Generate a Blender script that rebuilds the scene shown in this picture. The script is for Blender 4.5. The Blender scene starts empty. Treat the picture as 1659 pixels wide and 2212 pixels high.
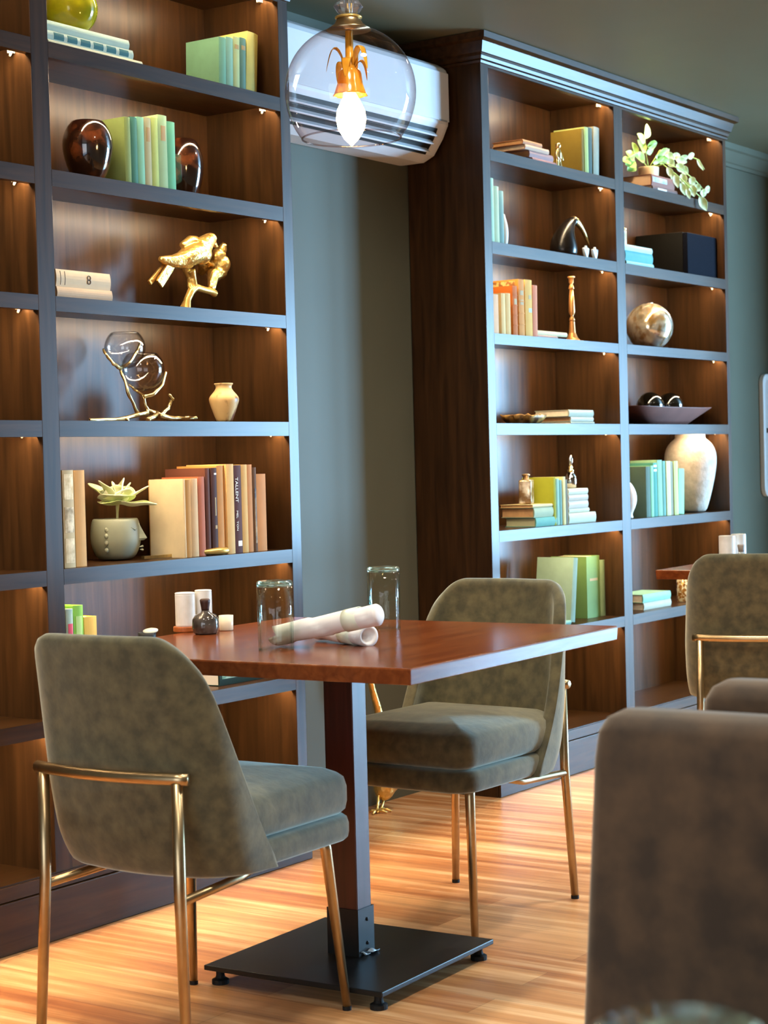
import bpy, bmesh, math, random
from mathutils import Vector, Matrix, Euler
random.seed(7)
S = bpy.context.scene
COL = S.collection
PI = math.pi

# ------------------------------------------------------------------ camera
CAM = Vector((-5.6586, -3.3785, 1.2))
FPX = 3990.5                      # focal length in pixels of the 1659 x 2212 frame
FW = Vector((0.82493, 0.56468, -0.02653)).normalized()
RT = Vector((0.5641, -0.8253, -0.0258))
RT = (RT - FW * RT.dot(FW)).normalized()
UP = RT.cross(FW)
cam_d = bpy.data.cameras.new('camera')
cam = bpy.data.objects.new('camera', cam_d)
COL.objects.link(cam)
cam.matrix_world = Matrix(((RT.x, UP.x, -FW.x, CAM.x), (RT.y, UP.y, -FW.y, CAM.y), (RT.z, UP.z, -FW.z, CAM.z), (0, 0, 0, 1)))
cam_d.sensor_fit = 'VERTICAL'
cam_d.sensor_height = 36.0
cam_d.sensor_width = 36.0
cam_d.lens = FPX / 2212 * 36.0
cam_d.dof.use_dof = True
cam_d.dof.focus_distance = 4.9
cam_d.dof.aperture_fstop = 8.0
cam_d.clip_start = 0.05
S.camera = cam

# ------------------------------------------------------------------ world, window and fill light, exposure
S.view_settings.view_transform = 'Standard'
S.view_settings.look = 'None'
S.view_settings.gamma = 1
S.view_settings.use_curve_mapping = False
S.view_settings.exposure = 0.2
w = bpy.data.worlds.new('sky'); S.world = w
w.use_nodes = True
w.node_tree.nodes['Background'].inputs[0].default_value = (0.55, 0.75, 1.0, 1)
w.node_tree.nodes['Background'].inputs[1].default_value = 2.0

def area(name, loc, look, sx, sy, energy, col, spread=PI):
    d = bpy.data.lights.new(name, 'AREA'); d.shape = 'RECTANGLE'
    d.size = sx; d.size_y = sy; d.energy = energy; d.color = col; d.spread = spread
    o = bpy.data.objects.new(name, d); COL.objects.link(o)
    o.location = loc
    o.rotation_euler = (Vector(look) - Vector(loc)).to_track_quat('-Z', 'Y').to_euler()
    return o
WIN_Z0, WIN_Z1, WIN_Y = 0.08, 2.50, -4.6
WINDOWS = [(4.3, 6.5), (6.8, 9.0)]          # openings of the window wall, along x
FILL_OPENING = (-4.3, -0.6)                        # unseen opening added behind the camera for a warm fill, along y
SKYC = (0.34, 0.66, 1.0)
for (a, b) in WINDOWS:                        # daylight coming in through each window opening
    area('window_or_fill_light', ((a + b) / 2, WIN_Y - 0.25, (WIN_Z0 + WIN_Z1) / 2), ((a + b) / 2, 0, (WIN_Z0 + WIN_Z1) / 2 ), b - a, WIN_Z1 - WIN_Z0, 1600, SKYC)
area('window_or_fill_light', (-7.75, sum(FILL_OPENING) / 2, 1.45), (0, sum(FILL_OPENING) / 2, 1.45), 3.7, 2.0, 44, (1.0, 0.92, 0.80))  # added warm fill for the camera-facing sides, no known window there
LED_STRENGTH = 135.0
BULB_STRENGTH = 90.0
DOWNLIGHT = 11.0
DOWNLIGHTS = [(-4.2, -2.3), (-2.7, -2.3), (-1.2, -2.2), (0.4, -2.2), (-0.7, -0.8), (-0.6, -1.35), (-2.3, -1.35), (-3.7, -1.0)]

# ------------------------------------------------------------------ pixel rays on real planes (1659 x 2212 frame)
def ray(px, py):
    return FW + RT * ((px - 829.5) / FPX) - UP * ((py - 1106) / FPX)
def atY(px, py, y):
    d = ray(px, py); return CAM + d * ((y - CAM.y) / d.y)
def atZ(px, py, z):
    d = ray(px, py); return CAM + d * ((z - CAM.z) / d.z)
def atD(px, py, dist):
    return CAM + ray(px, py) * dist
def ppm(p):
    return FPX / (Vector(p) - CAM).dot(FW)

# ------------------------------------------------------------------ materials
def lin(c):
    if isinstance(c, str):
        c = c.lstrip('#'); c = [int(c[i:i + 2], 16) / 255 for i in (0, 2, 4)]
        return tuple((x / 12.92 if x <= 0.04045 else ((x + 0.055) / 1.055) ** 2.4) for x in c)
    return tuple(c)
MATS = {}
def new_mat(name):
    m = bpy.data.materials.new(name); m.use_nodes = True
    return m, m.node_tree.nodes, m.node_tree.links, m.node_tree.nodes['Principled BSDF']
def mat(name, col, rough=0.6, metal=0.0, var=0.08, scale=18.0, bump=0.0, stretch=(1, 1, 1), sheen=0.0, coat=0.0, spec=0.5, trans=0.0, ior=1.45, bscale=None, col2=None, detail=4.0, contrast=(0.35, 0.65)):
    if name in MATS: return MATS[name]
    m, N, L, B = new_mat(name)
    c = lin(col)
    c2 = lin(col2) if col2 is not None else tuple(min(1, x * (1 + var)) for x in c)
    c1 = c if col2 is not None else tuple(x * (1 - var) for x in c)
    tc = N.new('ShaderNodeTexCoord'); mp = N.new('ShaderNodeMapping'); mp.inputs['Scale'].default_value = stretch
    L.new(tc.outputs['Object'], mp.inputs[0])
    nz = N.new('ShaderNodeTexNoise'); nz.inputs['Scale'].default_value = scale; nz.inputs['Detail'].default_value = detail
    L.new(mp.outputs[0], nz.inputs['Vector'])
    rp = N.new('ShaderNodeValToRGB')
    rp.color_ramp.elements[0].position = contrast[0]; rp.color_ramp.elements[0].color = (*c1, 1)
    rp.color_ramp.elements[1].position = contrast[1]; rp.color_ramp.elements[1].color = (*c2, 1)
    L.new(nz.outputs['Fac'], rp.inputs[0]); L.new(rp.outputs[0], B.inputs['Base Color'])
    B.inputs['Roughness'].default_value = rough; B.inputs['Metallic'].default_value = metal
    B.inputs['Specular IOR Level'].default_value = spec
    B.inputs['IOR'].default_value = ior
    if sheen:
        B.inputs['Sheen Weight'].default_value = sheen; B.inputs['Sheen Roughness'].default_value = 0.5; B.inputs['Sheen Tint'].default_value = (0.95, 1.0, 0.85, 1) if 'olive_velvet' in name else (1.0, 0.9, 0.75, 1)
    if coat:
        B.inputs['Coat Weight'].default_value = coat; B.inputs['Coat Roughness'].default_value = 0.12
    if trans: B.inputs['Transmission Weight'].default_value = trans
    if bump:
        bp = N.new('ShaderNodeBump'); bp.inputs['Strength'].default_value = bump; bp.inputs['Distance'].default_value = 0.004
        if bscale:
            n2 = N.new('ShaderNodeTexNoise'); n2.inputs['Scale'].default_value = bscale; n2.inputs['Detail'].default_value = 3
            L.new(mp.outputs[0], n2.inputs['Vector']); L.new(n2.outputs['Fac'], bp.inputs['Height'])
        else: L.new(nz.outputs['Fac'], bp.inputs['Height'])
        L.new(bp.outputs[0], B.inputs['Normal'])
    MATS[name] = m
    return m
def thin_glass(name, tint, edge, rough=0.02, refl=0.5):
    m, N, L, B = new_mat(name); N.remove(B)
    out = [n for n in N if n.type == 'OUTPUT_MATERIAL'][0]
    tr = N.new('ShaderNodeBsdfTransparent'); gl = N.new('ShaderNodeBsdfGlossy'); gl.inputs['Roughness'].default_value = rough
    lw = N.new('ShaderNodeLayerWeight'); lw.inputs['Blend'].default_value = 0.5
    rp = N.new('ShaderNodeValToRGB'); rp.color_ramp.elements[0].color = (*tint, 1); rp.color_ramp.elements[1].color = (*edge, 1)
    rp.color_ramp.elements[0].position = 0.45
    L.new(lw.outputs['Facing'], rp.inputs[0]); L.new(rp.outputs[0], tr.inputs[0])
    pw = N.new('ShaderNodeMath'); pw.operation = 'POWER'; pw.inputs[1].default_value = 3.5; L.new(lw.outputs['Facing'], pw.inputs[0])
    fr = N.new('ShaderNodeMath'); fr.operation = 'MULTIPLY_ADD'; fr.inputs[1].default_value = refl; fr.inputs[2].default_value = 0.035; L.new(pw.outputs[0], fr.inputs[0])
    nz = N.new('ShaderNodeTexNoise'); nz.inputs['Scale'].default_value = 9
    bp = N.new('ShaderNodeBump'); bp.inputs['Strength'].default_value = 0.05; bp.inputs['Distance'].default_value = 0.01
    L.new(nz.outputs['Fac'], bp.inputs['Height']); L.new(bp.outputs[0], gl.inputs['Normal'])
    mx = N.new('ShaderNodeMixShader'); L.new(fr.outputs[0], mx.inputs[0]); L.new(tr.outputs[0], mx.inputs[1]); L.new(gl.outputs[0], mx.inputs[2])
    L.new(mx.outputs[0], out.inputs[0])
    return m
def emit(name, col, strength):
    m, N, L, B = new_mat(name)
    B.inputs['Base Color'].default_value = (*col, 1); B.inputs['Emission Color'].default_value = (*col, 1)
    B.inputs['Emission Strength'].default_value = strength
    return m
def floor_mat():
    m, N, L, B = new_mat('plank_floor')
    tc = N.new('ShaderNodeTexCoord'); mp = N.new('ShaderNodeMapping'); mp.inputs['Rotation'].default_value = (0, 0, PI / 2 )
    L.new(tc.outputs['Object'], mp.inputs[0])
    br = N.new('ShaderNodeTexBrick'); br.offset = 0.37; br.inputs['Scale'].default_value = 1.0
    br.inputs['Brick Width'].default_value = 1.25; br.inputs['Row Height'].default_value = 0.12
    br.inputs['Mortar Size'].default_value = 0.0012; br.inputs['Bias'].default_value = 0.0
    br.inputs['Color1'].default_value = (*lin('#e6b078'), 1); br.inputs['Color2'].default_value = (*lin('#a86236'), 1)
    br.inputs['Mortar'].default_value = (*lin('#8a5530'), 1)
    L.new(mp.outputs[0], br.inputs['Vector'])
    m2 = N.new('ShaderNodeMapping'); m2.inputs['Scale'].default_value = (15, 0.7, 1); L.new(tc.outputs['Object'], m2.inputs[0])
    nz = N.new('ShaderNodeTexNoise'); nz.inputs['Scale'].default_value = 1.5; nz.inputs['Detail'].default_value = 7; nz.inputs['Roughness'].default_value = 0.6
    L.new(m2.outputs[0], nz.inputs['Vector'])
    rp = N.new('ShaderNodeValToRGB'); E = rp.color_ramp.elements
    E[0].position = 0.33; E[0].color = (*lin('#7c3c1a'), 1); E[1].position = 0.66; E[1].color = (*lin('#ffdcaa'), 1)
    e = rp.color_ramp.elements.new(0.5); e.color = (*lin('#c98a52'), 1)
    L.new(nz.outputs['Fac'], rp.inputs[0])
    mx = N.new('ShaderNodeMix'); mx.data_type = 'RGBA'; mx.inputs[0].default_value = 0.5
    L.new(br.outputs['Color'], mx.inputs[6]); L.new(rp.outputs[0], mx.inputs[7])
    L.new(mx.outputs[2], B.inputs['Base Color'])
    B.inputs['Roughness'].default_value = 0.34
    bp = N.new('ShaderNodeBump'); bp.inputs['Strength'].default_value = 0.08; bp.inputs['Distance'].default_value = 0.003
    L.new(nz.outputs['Fac'], bp.inputs['Height']); L.new(bp.outputs[0], B.inputs['Normal'])
    return m
def wood_mat(name, dark, light, rough, axis='z', scale=3.0, coat=0.0, spec=0.5):
    m, N, L, B = new_mat(name)
    tc = N.new('ShaderNodeTexCoord'); mp = N.new('ShaderNodeMapping')
    mp.inputs['Scale'].default_value = {'z': (14, 14, 1.0), 'x': (1.0, 14, 14), 'y': (14, 1.0, 14)}[axis]
    L.new(tc.outputs['Object'], mp.inputs[0])
    nz = N.new('ShaderNodeTexNoise'); nz.inputs['Scale'].default_value = scale; nz.inputs['Detail'].default_value = 6; nz.inputs['Distortion'].default_value = 0.6
    L.new(mp.outputs[0], nz.inputs['Vector'])
    rp = N.new('ShaderNodeValToRGB'); rp.color_ramp.elements[0].position = 0.3; rp.color_ramp.elements[1].position = 0.72
    rp.color_ramp.elements[0].color = (*lin(dark), 1); rp.color_ramp.elements[1].color = (*lin(light), 1)
    L.new(nz.outputs['Fac'], rp.inputs[0]); L.new(rp.outputs[0], B.inputs['Base Color'])
    B.inputs['Roughness'].default_value = rough; B.inputs['Specular IOR Level'].default_value = spec
    if coat: B.inputs['Coat Weight'].default_value = coat; B.inputs['Coat Roughness'].default_value = 0.1
    return m

M_CASE = wood_mat('espresso_wood', '#2a1a0d', '#462d17', 0.30, 'z', spec=0.2)
M_CASEH = wood_mat('espresso_wood_rail', '#2a1a0d', '#462d17', 0.30, 'x', spec=0.2)
M_TABLE = wood_mat('cherry_tabletop', '#612c12', '#83451f', 0.2, 'x', spec=0.5)
M_POST = wood_mat('mahogany_post', '#3a160c', '#55241a', 0.35, 'z', spec=0.5)
M_FLOOR = floor_mat()
M_WALL = mat('dark_green_paint', '#5a5a4c', 0.55, var=0.03, scale=3, spec=0.2)
M_CEIL = mat('grey_green_ceiling_paint', '#69664f', 0.5, var=0.03, scale=3)
M_FARWALL = mat('pale_paint', '#8f8f84', 0.7, var=0.03, scale=3)
M_VELVET = mat('olive_velvet', '#39341f', 0.85, scale=30, col2='#5c5437', sheen=0.7, bump=0.15, bscale=60, contrast=(0.34, 0.68), detail=9)
M_SUEDE = mat('brown_olive_suede', '#2f2115', 0.9, scale=16, col2='#4f3a26', sheen=0.45, bump=0.1, bscale=40, contrast=(0.36, 0.68), detail=9)
M_BRASS = mat('brushed_brass', '#b8a07a', 0.33, 1.0, var=0.06, scale=30)
M_GOLD = mat('antique_gold', '#ecc270', 0.33, 0.9, var=0.15, scale=40, bump=0.9, bscale=85)
M_GOLDS = mat('polished_gold', '#e0b662', 0.3, 0.6, var=0.1, scale=40, bump=0.2, bscale=30)
M_STEEL = mat('black_steel', '#2b2c2c', 0.38, 0.6, var=0.06, scale=14)
M_BLACK = mat('matte_black', '#141414', 0.5, var=0.05)
M_RUBBER = mat('black_rubber', '#0d0d0d', 0.7, var=0.05)
M_WHITEP = mat('white_plastic', '#e9eef2', 0.35, var=0.01)
M_DARKSLOT = mat('dark_slot', '#171310', 0.6, var=0.05)
M_LED = emit('warm_led', (1.0, 0.77, 0.48), LED_STRENGTH)
M_CLIP = mat('clear_clip', '#e8dcc4', 0.2, var=0.02)
M_CHROME = mat('chrome', '#d8d8d8', 0.08, 1.0, var=0.03)

# ------------------------------------------------------------------ mesh builder
class G:
    def __init__(s): s.bm = bmesh.new()
    def box(s, x0, x1, y0, y1, z0, z1):
        v = [s.bm.verts.new((x, y, z)) for x in (x0, x1) for y in (y0, y1) for z in (z0, z1)]
        for f in ((0, 1, 3, 2), (4, 6, 7, 5), (0, 4, 5, 1), (2, 3, 7, 6), (0, 2, 6, 4), (1, 5, 7, 3)):
            s.bm.faces.new([v[i] for i in f])
        return s
    def hexa(s, b, t):      # two loops of 4 points
        vb = [s.bm.verts.new(p) for p in b]; vt = [s.bm.verts.new(p) for p in t]
        s.bm.faces.new(vb[::-1]); s.bm.faces.new(vt)
        for i in range(4): s.bm.faces.new((vb[i], vb[(i + 1) % 4], vt[(i + 1) % 4], vt[i]))
        return s
    def loops(s, L, cap0=True, cap1=True, closed=True):
        R = [[s.bm.verts.new(p) for p in l] for l in L]
        n = len(R[0])
        for a, b in zip(R, R[1:]):
            for i in range(n if closed else n - 1):
                s.bm.faces.new((a[i], a[(i + 1) % n], b[(i + 1) % n], b[i]))
        if cap0 and n > 2: s.bm.faces.new(R[0][::-1])
        if cap1 and n > 2: s.bm.faces.new(R[-1])
        return s
    def lathe(s, prof, n=32, c=(0, 0, 0), cap0=True, cap1=True, fl=None, sq=(1, 1)):
        L = []
        for r, z in prof:
            r = max(r, 1e-4); l = []
            for i in range(n):
                a = 2 * PI * i / n; k = r * (fl(a, z) if fl else 1)
                l.append((c[0] + k * math.cos(a) * sq[0], c[1] + k * math.sin(a) * sq[1], c[2] + z))
            L.append(l)
        return s.loops(L, cap0, cap1)
    def tube(s, pts, rad, n=10):
        pts = [Vector(p) for p in pts]
        if not isinstance(rad, (list, tuple)): rad = [rad] * len(pts)
        L = []; prev = None
        for i, p in enumerate(pts):
            t = (pts[min(i + 1, len(pts) - 1)] - pts[max(i - 1, 0)]).normalized()
            if prev is None:
                a = Vector((0, 0, 1)) if abs(t.z) < 0.9 else Vector((1, 0, 0)); u = t.cross(a).normalized()
            else:
                u = (prev - t * prev.dot(t)).normalized()
            prev = u; v = t.cross(u)
            L.append([p + (u * math.cos(2 * PI * k / n) + v * math.sin(2 * PI * k / n)) * rad[i] for k in range(n)])
        return s.loops(L)
    def ell(s, c, r, rot=None, n=20, m=12):
        M = rot.to_matrix() if rot else Matrix.Identity(3)
        L = []
        for j in range(1, m):
            th = PI * j / m
            L.append([Vector(c) + M @ Vector((r[0] * math.sin(th) * math.cos(2 * PI * i / n), r[1] * math.sin(th) * math.sin(2 * PI * i / n), -r[2] * math.cos(th))) for i in range(n)])
        R = [[s.bm.verts.new(p) for p in l] for l in L]
        for a, b in zip(R, R[1:]):
            for i in range(n): s.bm.faces.new((a[i], a[(i + 1) % n], b[(i + 1) % n], b[i]))
        for l, z in ((R[0], -r[2]), (R[-1], r[2])):
            p = s.bm.verts.new(Vector(c) + M @ Vector((0, 0, z)))
            for i in range(n): s.bm.faces.new((l[i], l[(i + 1) % n], p))
        return s
    def prism(s, poly, axis, a, b):      # polygon in the two other axes (order kept), extruded
        def P(q, t):
            return {'x': (t, q[0], q[1]), 'y': (q[0], t, q[1]), 'z': (q[0], q[1], t)}[axis]
        return s.loops([[P(q, a) for q in poly], [P(q, b) for q in poly]])
    def grid(s, fn, nu, nv):
        R = [[s.bm.verts.new(fn(i / nu, j / nv)) for i in range(nu + 1)] for j in range(nv + 1)]
        for j in range(nv):
            for i in range(nu): s.bm.faces.new((R[j][i], R[j][i + 1], R[j + 1][i + 1], R[j + 1][i]))
        return s
    def build(s, name, m, parent=None, smooth=False, bevel=0, seg=2, solid=0, subd=0, remesh=0, loc=None, rot=None, soff=-1.0):
        bmesh.ops.recalc_face_normals(s.bm, faces=s.bm.faces)
        me = bpy.data.meshes.new(name); s.bm.to_mesh(me); s.bm.free()
        if m is not None: me.materials.append(m)
        o = bpy.data.objects.new(name, me); COL.objects.link(o)
        if parent is not None: o.parent = parent
        if loc is not None: o.location = loc
        if rot is not None: o.rotation_euler = rot
        if smooth:
            for p in me.polygons: p.use_smooth = True
        if solid:
            q = o.modifiers.new('thick', 'SOLIDIFY'); q.thickness = solid; q.offset = soff
        if bevel:
            q = o.modifiers.new('bevel', 'BEVEL'); q.width = bevel; q.segments = seg; q.limit_method = 'ANGLE'; q.angle_limit = 0.6
        if remesh:
            q = o.modifiers.new('remesh', 'REMESH'); q.mode = 'VOXEL'; q.voxel_size = remesh; q.use_smooth_shade = True
            q2 = o.modifiers.new('soft', 'SMOOTH'); q2.iterations = 3; q2.factor = 0.5
        if subd:
            q = o.modifiers.new('sub', 'SUBSURF'); q.levels = subd; q.render_levels = subd
        return o

def tag(o, label, cat, group=None):
    o['label'] = label; o['category'] = cat
    if group: o['group'] = group
    return o
def thing(name, label, cat, loc=(0, 0, 0), rz=0.0, group=None):
    o = bpy.data.objects.new(name, None); COL.objects.link(o)
    o.empty_display_size = 0.05
    o.location = loc; o.rotation_euler = (0, 0, rz)
    return tag(o, label, cat, group)
def struct(o):
    o['kind'] = 'structure'; return o
def dup(root, loc, rz, label, group=None):
    r = root.copy(); COL.objects.link(r); r.location = loc; r.rotation_euler = (0, 0, rz); r['label'] = label
    if group: r['group'] = group
    for ch in list(root.children):
        c = ch.copy(); COL.objects.link(c); c.parent = r
        for g in list(ch.children):
            d = g.copy(); COL.objects.link(d); d.parent = c
    return r
def text_part(txt, size, m, parent, loc, rot, name='spine_lettering', sx=1.0):
    cu = bpy.data.curves.new(name, 'FONT'); cu.body = txt; cu.size = size; cu.extrude = 0.0002; cu.align_x = 'CENTER'; cu.align_y = 'CENTER'
    t = bpy.data.objects.new(name, cu); COL.objects.link(t)
    bpy.context.view_layer.update()
    me = bpy.data.meshes.new_from_object(t)
    bpy.data.objects.remove(t)
    me.materials.append(m)
    o = bpy.data.objects.new(name, me); COL.objects.link(o); o.parent = parent
    o.location = loc; o.rotation_euler = rot; o.scale = (sx, 1, 1)
    return o

# ================================================================== SETTING
WALL_Y = 0.32; CEIL_Z = 2.70; X_L, X_R = -7.5, 12.5
struct(G().box(X_L, X_R, WIN_Y, WALL_Y, -0.05, 0.0).build('floor', M_FLOOR))
struct(G().box(X_L, X_R, WIN_Y, WALL_Y, CEIL_Z, CEIL_Z + 0.05).build('ceiling', M_CEIL))
struct(G().box(X_L, X_R, WALL_Y, WALL_Y + 0.1, 0.0, CEIL_Z).build('wall_back', M_WALL))
struct(G().box(X_R, X_R + 0.1, WIN_Y, WALL_Y, 0, CEIL_Z).build('wall_right', M_WALL))
struct(G().box(3.62, 3.74, -1.25, WALL_Y, 0, CEIL_Z).build('shade_wall', M_WALL))  # unseen wall stub, added to shade the right end of the back wall
g = G()
xs = [X_L] + [q for wn in WINDOWS for q in wn] + [X_R]
for i in range(0, len(xs), 2): g.box(xs[i], xs[i + 1], WIN_Y - 0.1, WIN_Y, 0, CEIL_Z)
for a, b in WINDOWS:
    g.box(a, b, WIN_Y - 0.1, WIN_Y, 0, WIN_Z0); g.box(a, b, WIN_Y - 0.1, WIN_Y, WIN_Z1, CEIL_Z)
struct(g.build('wall_front', M_FARWALL))
g = G()
g.box(X_L - 0.1, X_L, WIN_Y, FILL_OPENING[0], 0, CEIL_Z).box(X_L - 0.1, X_L, FILL_OPENING[1], WALL_Y, 0, CEIL_Z)
g.box(X_L - 0.1, X_L, FILL_OPENING[0], FILL_OPENING[1], 0, WIN_Z0).box(X_L - 0.1, X_L, FILL_OPENING[0], FILL_OPENING[1], WIN_Z1, CEIL_Z)
struct(g.build('wall_left', M_FARWALL))
for k, (a, b) in enumerate(WINDOWS):
    g = G(); t = 0.06
    g.box(a, a + t, WIN_Y - 0.08, WIN_Y - 0.02, WIN_Z0, WIN_Z1).box(b - t, b, WIN_Y - 0.08, WIN_Y - 0.02, WIN_Z0, WIN_Z1)
    g.box(a + t, b - t, WIN_Y - 0.08, WIN_Y - 0.02, WIN_Z0, WIN_Z0 + t).box(a + t, b - t, WIN_Y - 0.08, WIN_Y - 0.02, WIN_Z1 - t, WIN_Z1)
    g.box((a + b) / 2 - 0.03, (a + b) / 2 + 0.03, WIN_Y - 0.08, WIN_Y - 0.02, WIN_Z0 + t, WIN_Z1 - t)
    struct(g.build('window_%d' % (k + 1), M_BLACK))
g = G(); a, b = FILL_OPENING; t = 0.06
g.box(X_L - 0.08, X_L - 0.02, a, a + t, WIN_Z0, WIN_Z1).box(X_L - 0.08, X_L - 0.02, b - t, b, WIN_Z0, WIN_Z1)
g.box(X_L - 0.08, X_L - 0.02, a + t, b - t, WIN_Z0, WIN_Z0 + t).box(X_L - 0.08, X_L - 0.02, a + t, b - t, WIN_Z1 - t, WIN_Z1)
g.box(X_L - 0.08, X_L - 0.02, (a + b) / 2 - 0.03, (a + b) / 2 + 0.03, WIN_Z0 + t, WIN_Z1 - t)
struct(g.build('window_3', M_BLACK))  # frame of the made-up opening that holds the fill light
# recessed downlights (above the frame)
for k, (x, y) in enumerate(DOWNLIGHTS):
    d = bpy.data.lights.new('downlight_lamp', 'AREA'); d.shape = 'DISK'; d.size = 0.12; d.energy = DOWNLIGHT; d.color = (1.0, 0.93, 0.80); d.spread = 2.4
    o = bpy.data.objects.new('downlight_lamp', d); COL.objects.link(o); o.location = (x, y, CEIL_Z - 0.02)
# crown trim along the back wall
prof = [(WALL_Y, 2.60), (WALL_Y - 0.012, 2.60), (WALL_Y - 0.015, 2.615), (WALL_Y - 0.022, 2.62), (WALL_Y - 0.05, 2.665), (WALL_Y - 0.062, 2.672), (WALL_Y - 0.062, 2.70), (WALL_Y, 2.70)]
struct(G().prism(prof, 'x', 2.12, 3.62).build('trim_1', M_WALL))

# ================================================================== BOOKCASES
TOPS = [2.3032, 1.9760, 1.6509, 1.3309, 0.9470, 0.5633]
BOTS = [2.2623, 1.9331, 1.6123, 1.2890, 0.9069, 0.5215]
BASE_T, KICK = 0.1728, 0.1314
OPEN_TOP, CASE_TOP = 2.5889, 2.697
DEPTH, BACK_Y = 0.316, 0.286
def bookcase(label, ups, crown_r, group):
    x0, x1 = ups[0][0], ups[-1][1]
    t = thing('bookcase', label, 'bookcase', (x0, 0, 0), 0, group)
    def X(x): return x - x0
    for i, (a, b) in enumerate(ups):
        edge = i in (0, len(ups) - 1)
        G().box(X(a), X(b), 0.0, DEPTH if edge else BACK_Y, 0.0 if edge else KICK + 0.02, 2.64).build('side_panel' if edge else 'divider', M_CASE, t, bevel=0.0015)
    G().box(X(ups[0][1]), X(ups[-1][0]), BACK_Y, DEPTH - 0.004, 0.0, 2.64).build('back_panel', M_CASE, t)
    for (a, b), (c, d) in zip(ups, ups[1:]):
        for zt, zb in zip(TOPS, BOTS):
            g = G(); g.box(X(b), X(c), 0.0, 0.02, zb, zt); g.box(X(b), X(c), 0.02, BACK_Y, zt - 0.02, zt)
            g.build('shelf', M_CASEH, t)
            zu = zt - 0.02
            G().box(X(b) + 0.004, X(c) - 0.004, 0.026, 0.036, zu - 0.006, zu - 0.0005).build('led_strip', M_LED, t)
            for xx in (X(c) - 0.012,):
                cl = G(); cl.box(xx - 0.004, xx + 0.011, 0.055, 0.067, zu - 0.014, zu - 0.001)
                cl.tube([(xx + 0.004, 0.061, zu - 0.012), (xx - 0.004, 0.058, zu - 0.022)], [0.004, 0.003], 6)
                cl.build('cable_clip', M_CLIP, t)
        G().box(X(b), X(c), 0.0, BACK_Y, BASE_T - 0.03, BASE_T).build('bottom_board', M_CASEH, t)
        G().box(X(b), X(c), 0.0, BACK_Y, OPEN_TOP + 0.02, OPEN_TOP + 0.045).build('top_panel', M_CASEH, t)
        G().box(X(b), X(c), 0.0, 0.02, OPEN_TOP, 2.64).build('top_rail', M_CASEH, t)
        zu = OPEN_TOP + 0.02
        G().box(X(b) + 0.004, X(c) - 0.004, 0.026, 0.036, zu - 0.006, zu - 0.0005).build('led_strip', M_LED, t)
        cl = G(); xx = X(c) - 0.012; cl.box(xx - 0.004, xx + 0.011, 0.055, 0.067, zu - 0.014, zu - 0.001); cl.build('cable_clip', M_CLIP, t)
    G().box(X(x0) + 0.001, X(x1) - 0.001, -0.006, 0.0, KICK, BASE_T - 0.004).build('base_rail', M_CASEH, t, bevel=0.002)
    G().box(X(x0) + 0.001, X(x1) - 0.001, -0.012, 0.0, 0.0, KICK - 0.001).build('kick_board', M_CASEH, t, bevel=0.003)
    # crown moulding: profile swept round left side, front, right side with mitred corners
    pr = [(0.0, 2.596), (0.006, 2.598), (0.008, 2.606), (0.004, 2.609), (0.010, 2.612), (0.014, 2.622), (0.014, 2.630), (0.020, 2.632), (0.030, 2.668), (0.036, 2.670), (0.046, 2.676), (0.048, 2.697), (0.0, 2.697)]
    L = []
    path = [(X(x0), DEPTH, -1, 0), (X(x0), 0, -1, -1), (X(x1), 0, 1, -1), (X(x1), DEPTH, 1, 0)]
    for px_, py_, dx, dy in path:
        L.append([(px_ + dx * o, py_ + dy * o, z) for o, z in pr])
    G().loops(L).build('crown_molding', M_CASEH, t)
    return t
UP_L = [(-3.30, -3.231), (-2.256, -2.1935), (-1.2188, -1.171)]
UP_R = [(-0.053, 0.0), (0.9603, 1.0345), (2.0101, 2.041)]
bookcase('tall dark bookcase on the left with gold birds and glass candle globes on its shelves', UP_L, 0, 'dark built-in bookcases')
bookcase('tall dark bookcase on the right with trailing plant, black speaker and big white vase', UP_R, 0, 'dark built-in bookcases')

# ================================================================== AIR CONDITIONER between the bookcases
t = thing('air_conditioner', 'white wall mounted split air conditioner high between the two bookcases', 'air conditioner', (-0.60, WALL_Y, 2.265))
Yb = -0.002
pf = [(Yb, 0.0), (-0.10, 0.0), (-0.145, 0.02), (-0.185, 0.075), (-0.20, 0.105), (-0.208, 0.12), (-0.21, 0.14), (-0.212, 0.30), (-0.205, 0.318), (-0.18, 0.334), (Yb, 0.337)]
LX = 0.52
L = []
for xx, k in ((-LX, 0.93), (-LX + 0.012, 0.985), (-LX + 0.03, 1.0), (LX - 0.03, 1.0), (LX - 0.012, 0.985), (LX, 0.93)):
    L.append([(xx, Yb + (y - Yb) * k, 0.179 + (z - 0.179) * (1 - (1 - k) * 0.6)) for y, z in pf])
G().loops(L).build('housing', M_WHITEP, t, bevel=0.004)
G().prism([(-0.216, 0.13), (-0.2145, 0.13), (-0.2145, 0.30), (-0.216, 0.30)], 'x', -LX + 0.02, LX - 0.02).build('front_panel', M_WHITEP, t, bevel=0.0007)
vn = Vector((0, -0.055, -0.04)).normalized()
G().prism([(-0.1875, 0.0725), (-0.2015, 0.102), (-0.196, 0.106), (-0.182, 0.078)], 'x', -LX + 0.05, LX - 0.075).build('air_vent', M_DARKSLOT, t)
G().prism([(-0.1475, 0.018), (-0.187, 0.071), (-0.18, 0.076), (-0.141, 0.024)], 'x', -LX + 0.05, LX - 0.075).build('air_vent', M_DARKSLOT, t)
for k, (y, z) in enumerate(((-0.199, 0.082), (-0.186, 0.055), (-0.166, 0.030))):
    G().box(-LX + 0.05, LX - 0.09, -0.012, 0.012, -0.003, 0.003).build('louver', M_WHITEP, t, loc=(0, y, z), rot=(0.75, 0, 0), bevel=0.001)
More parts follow.
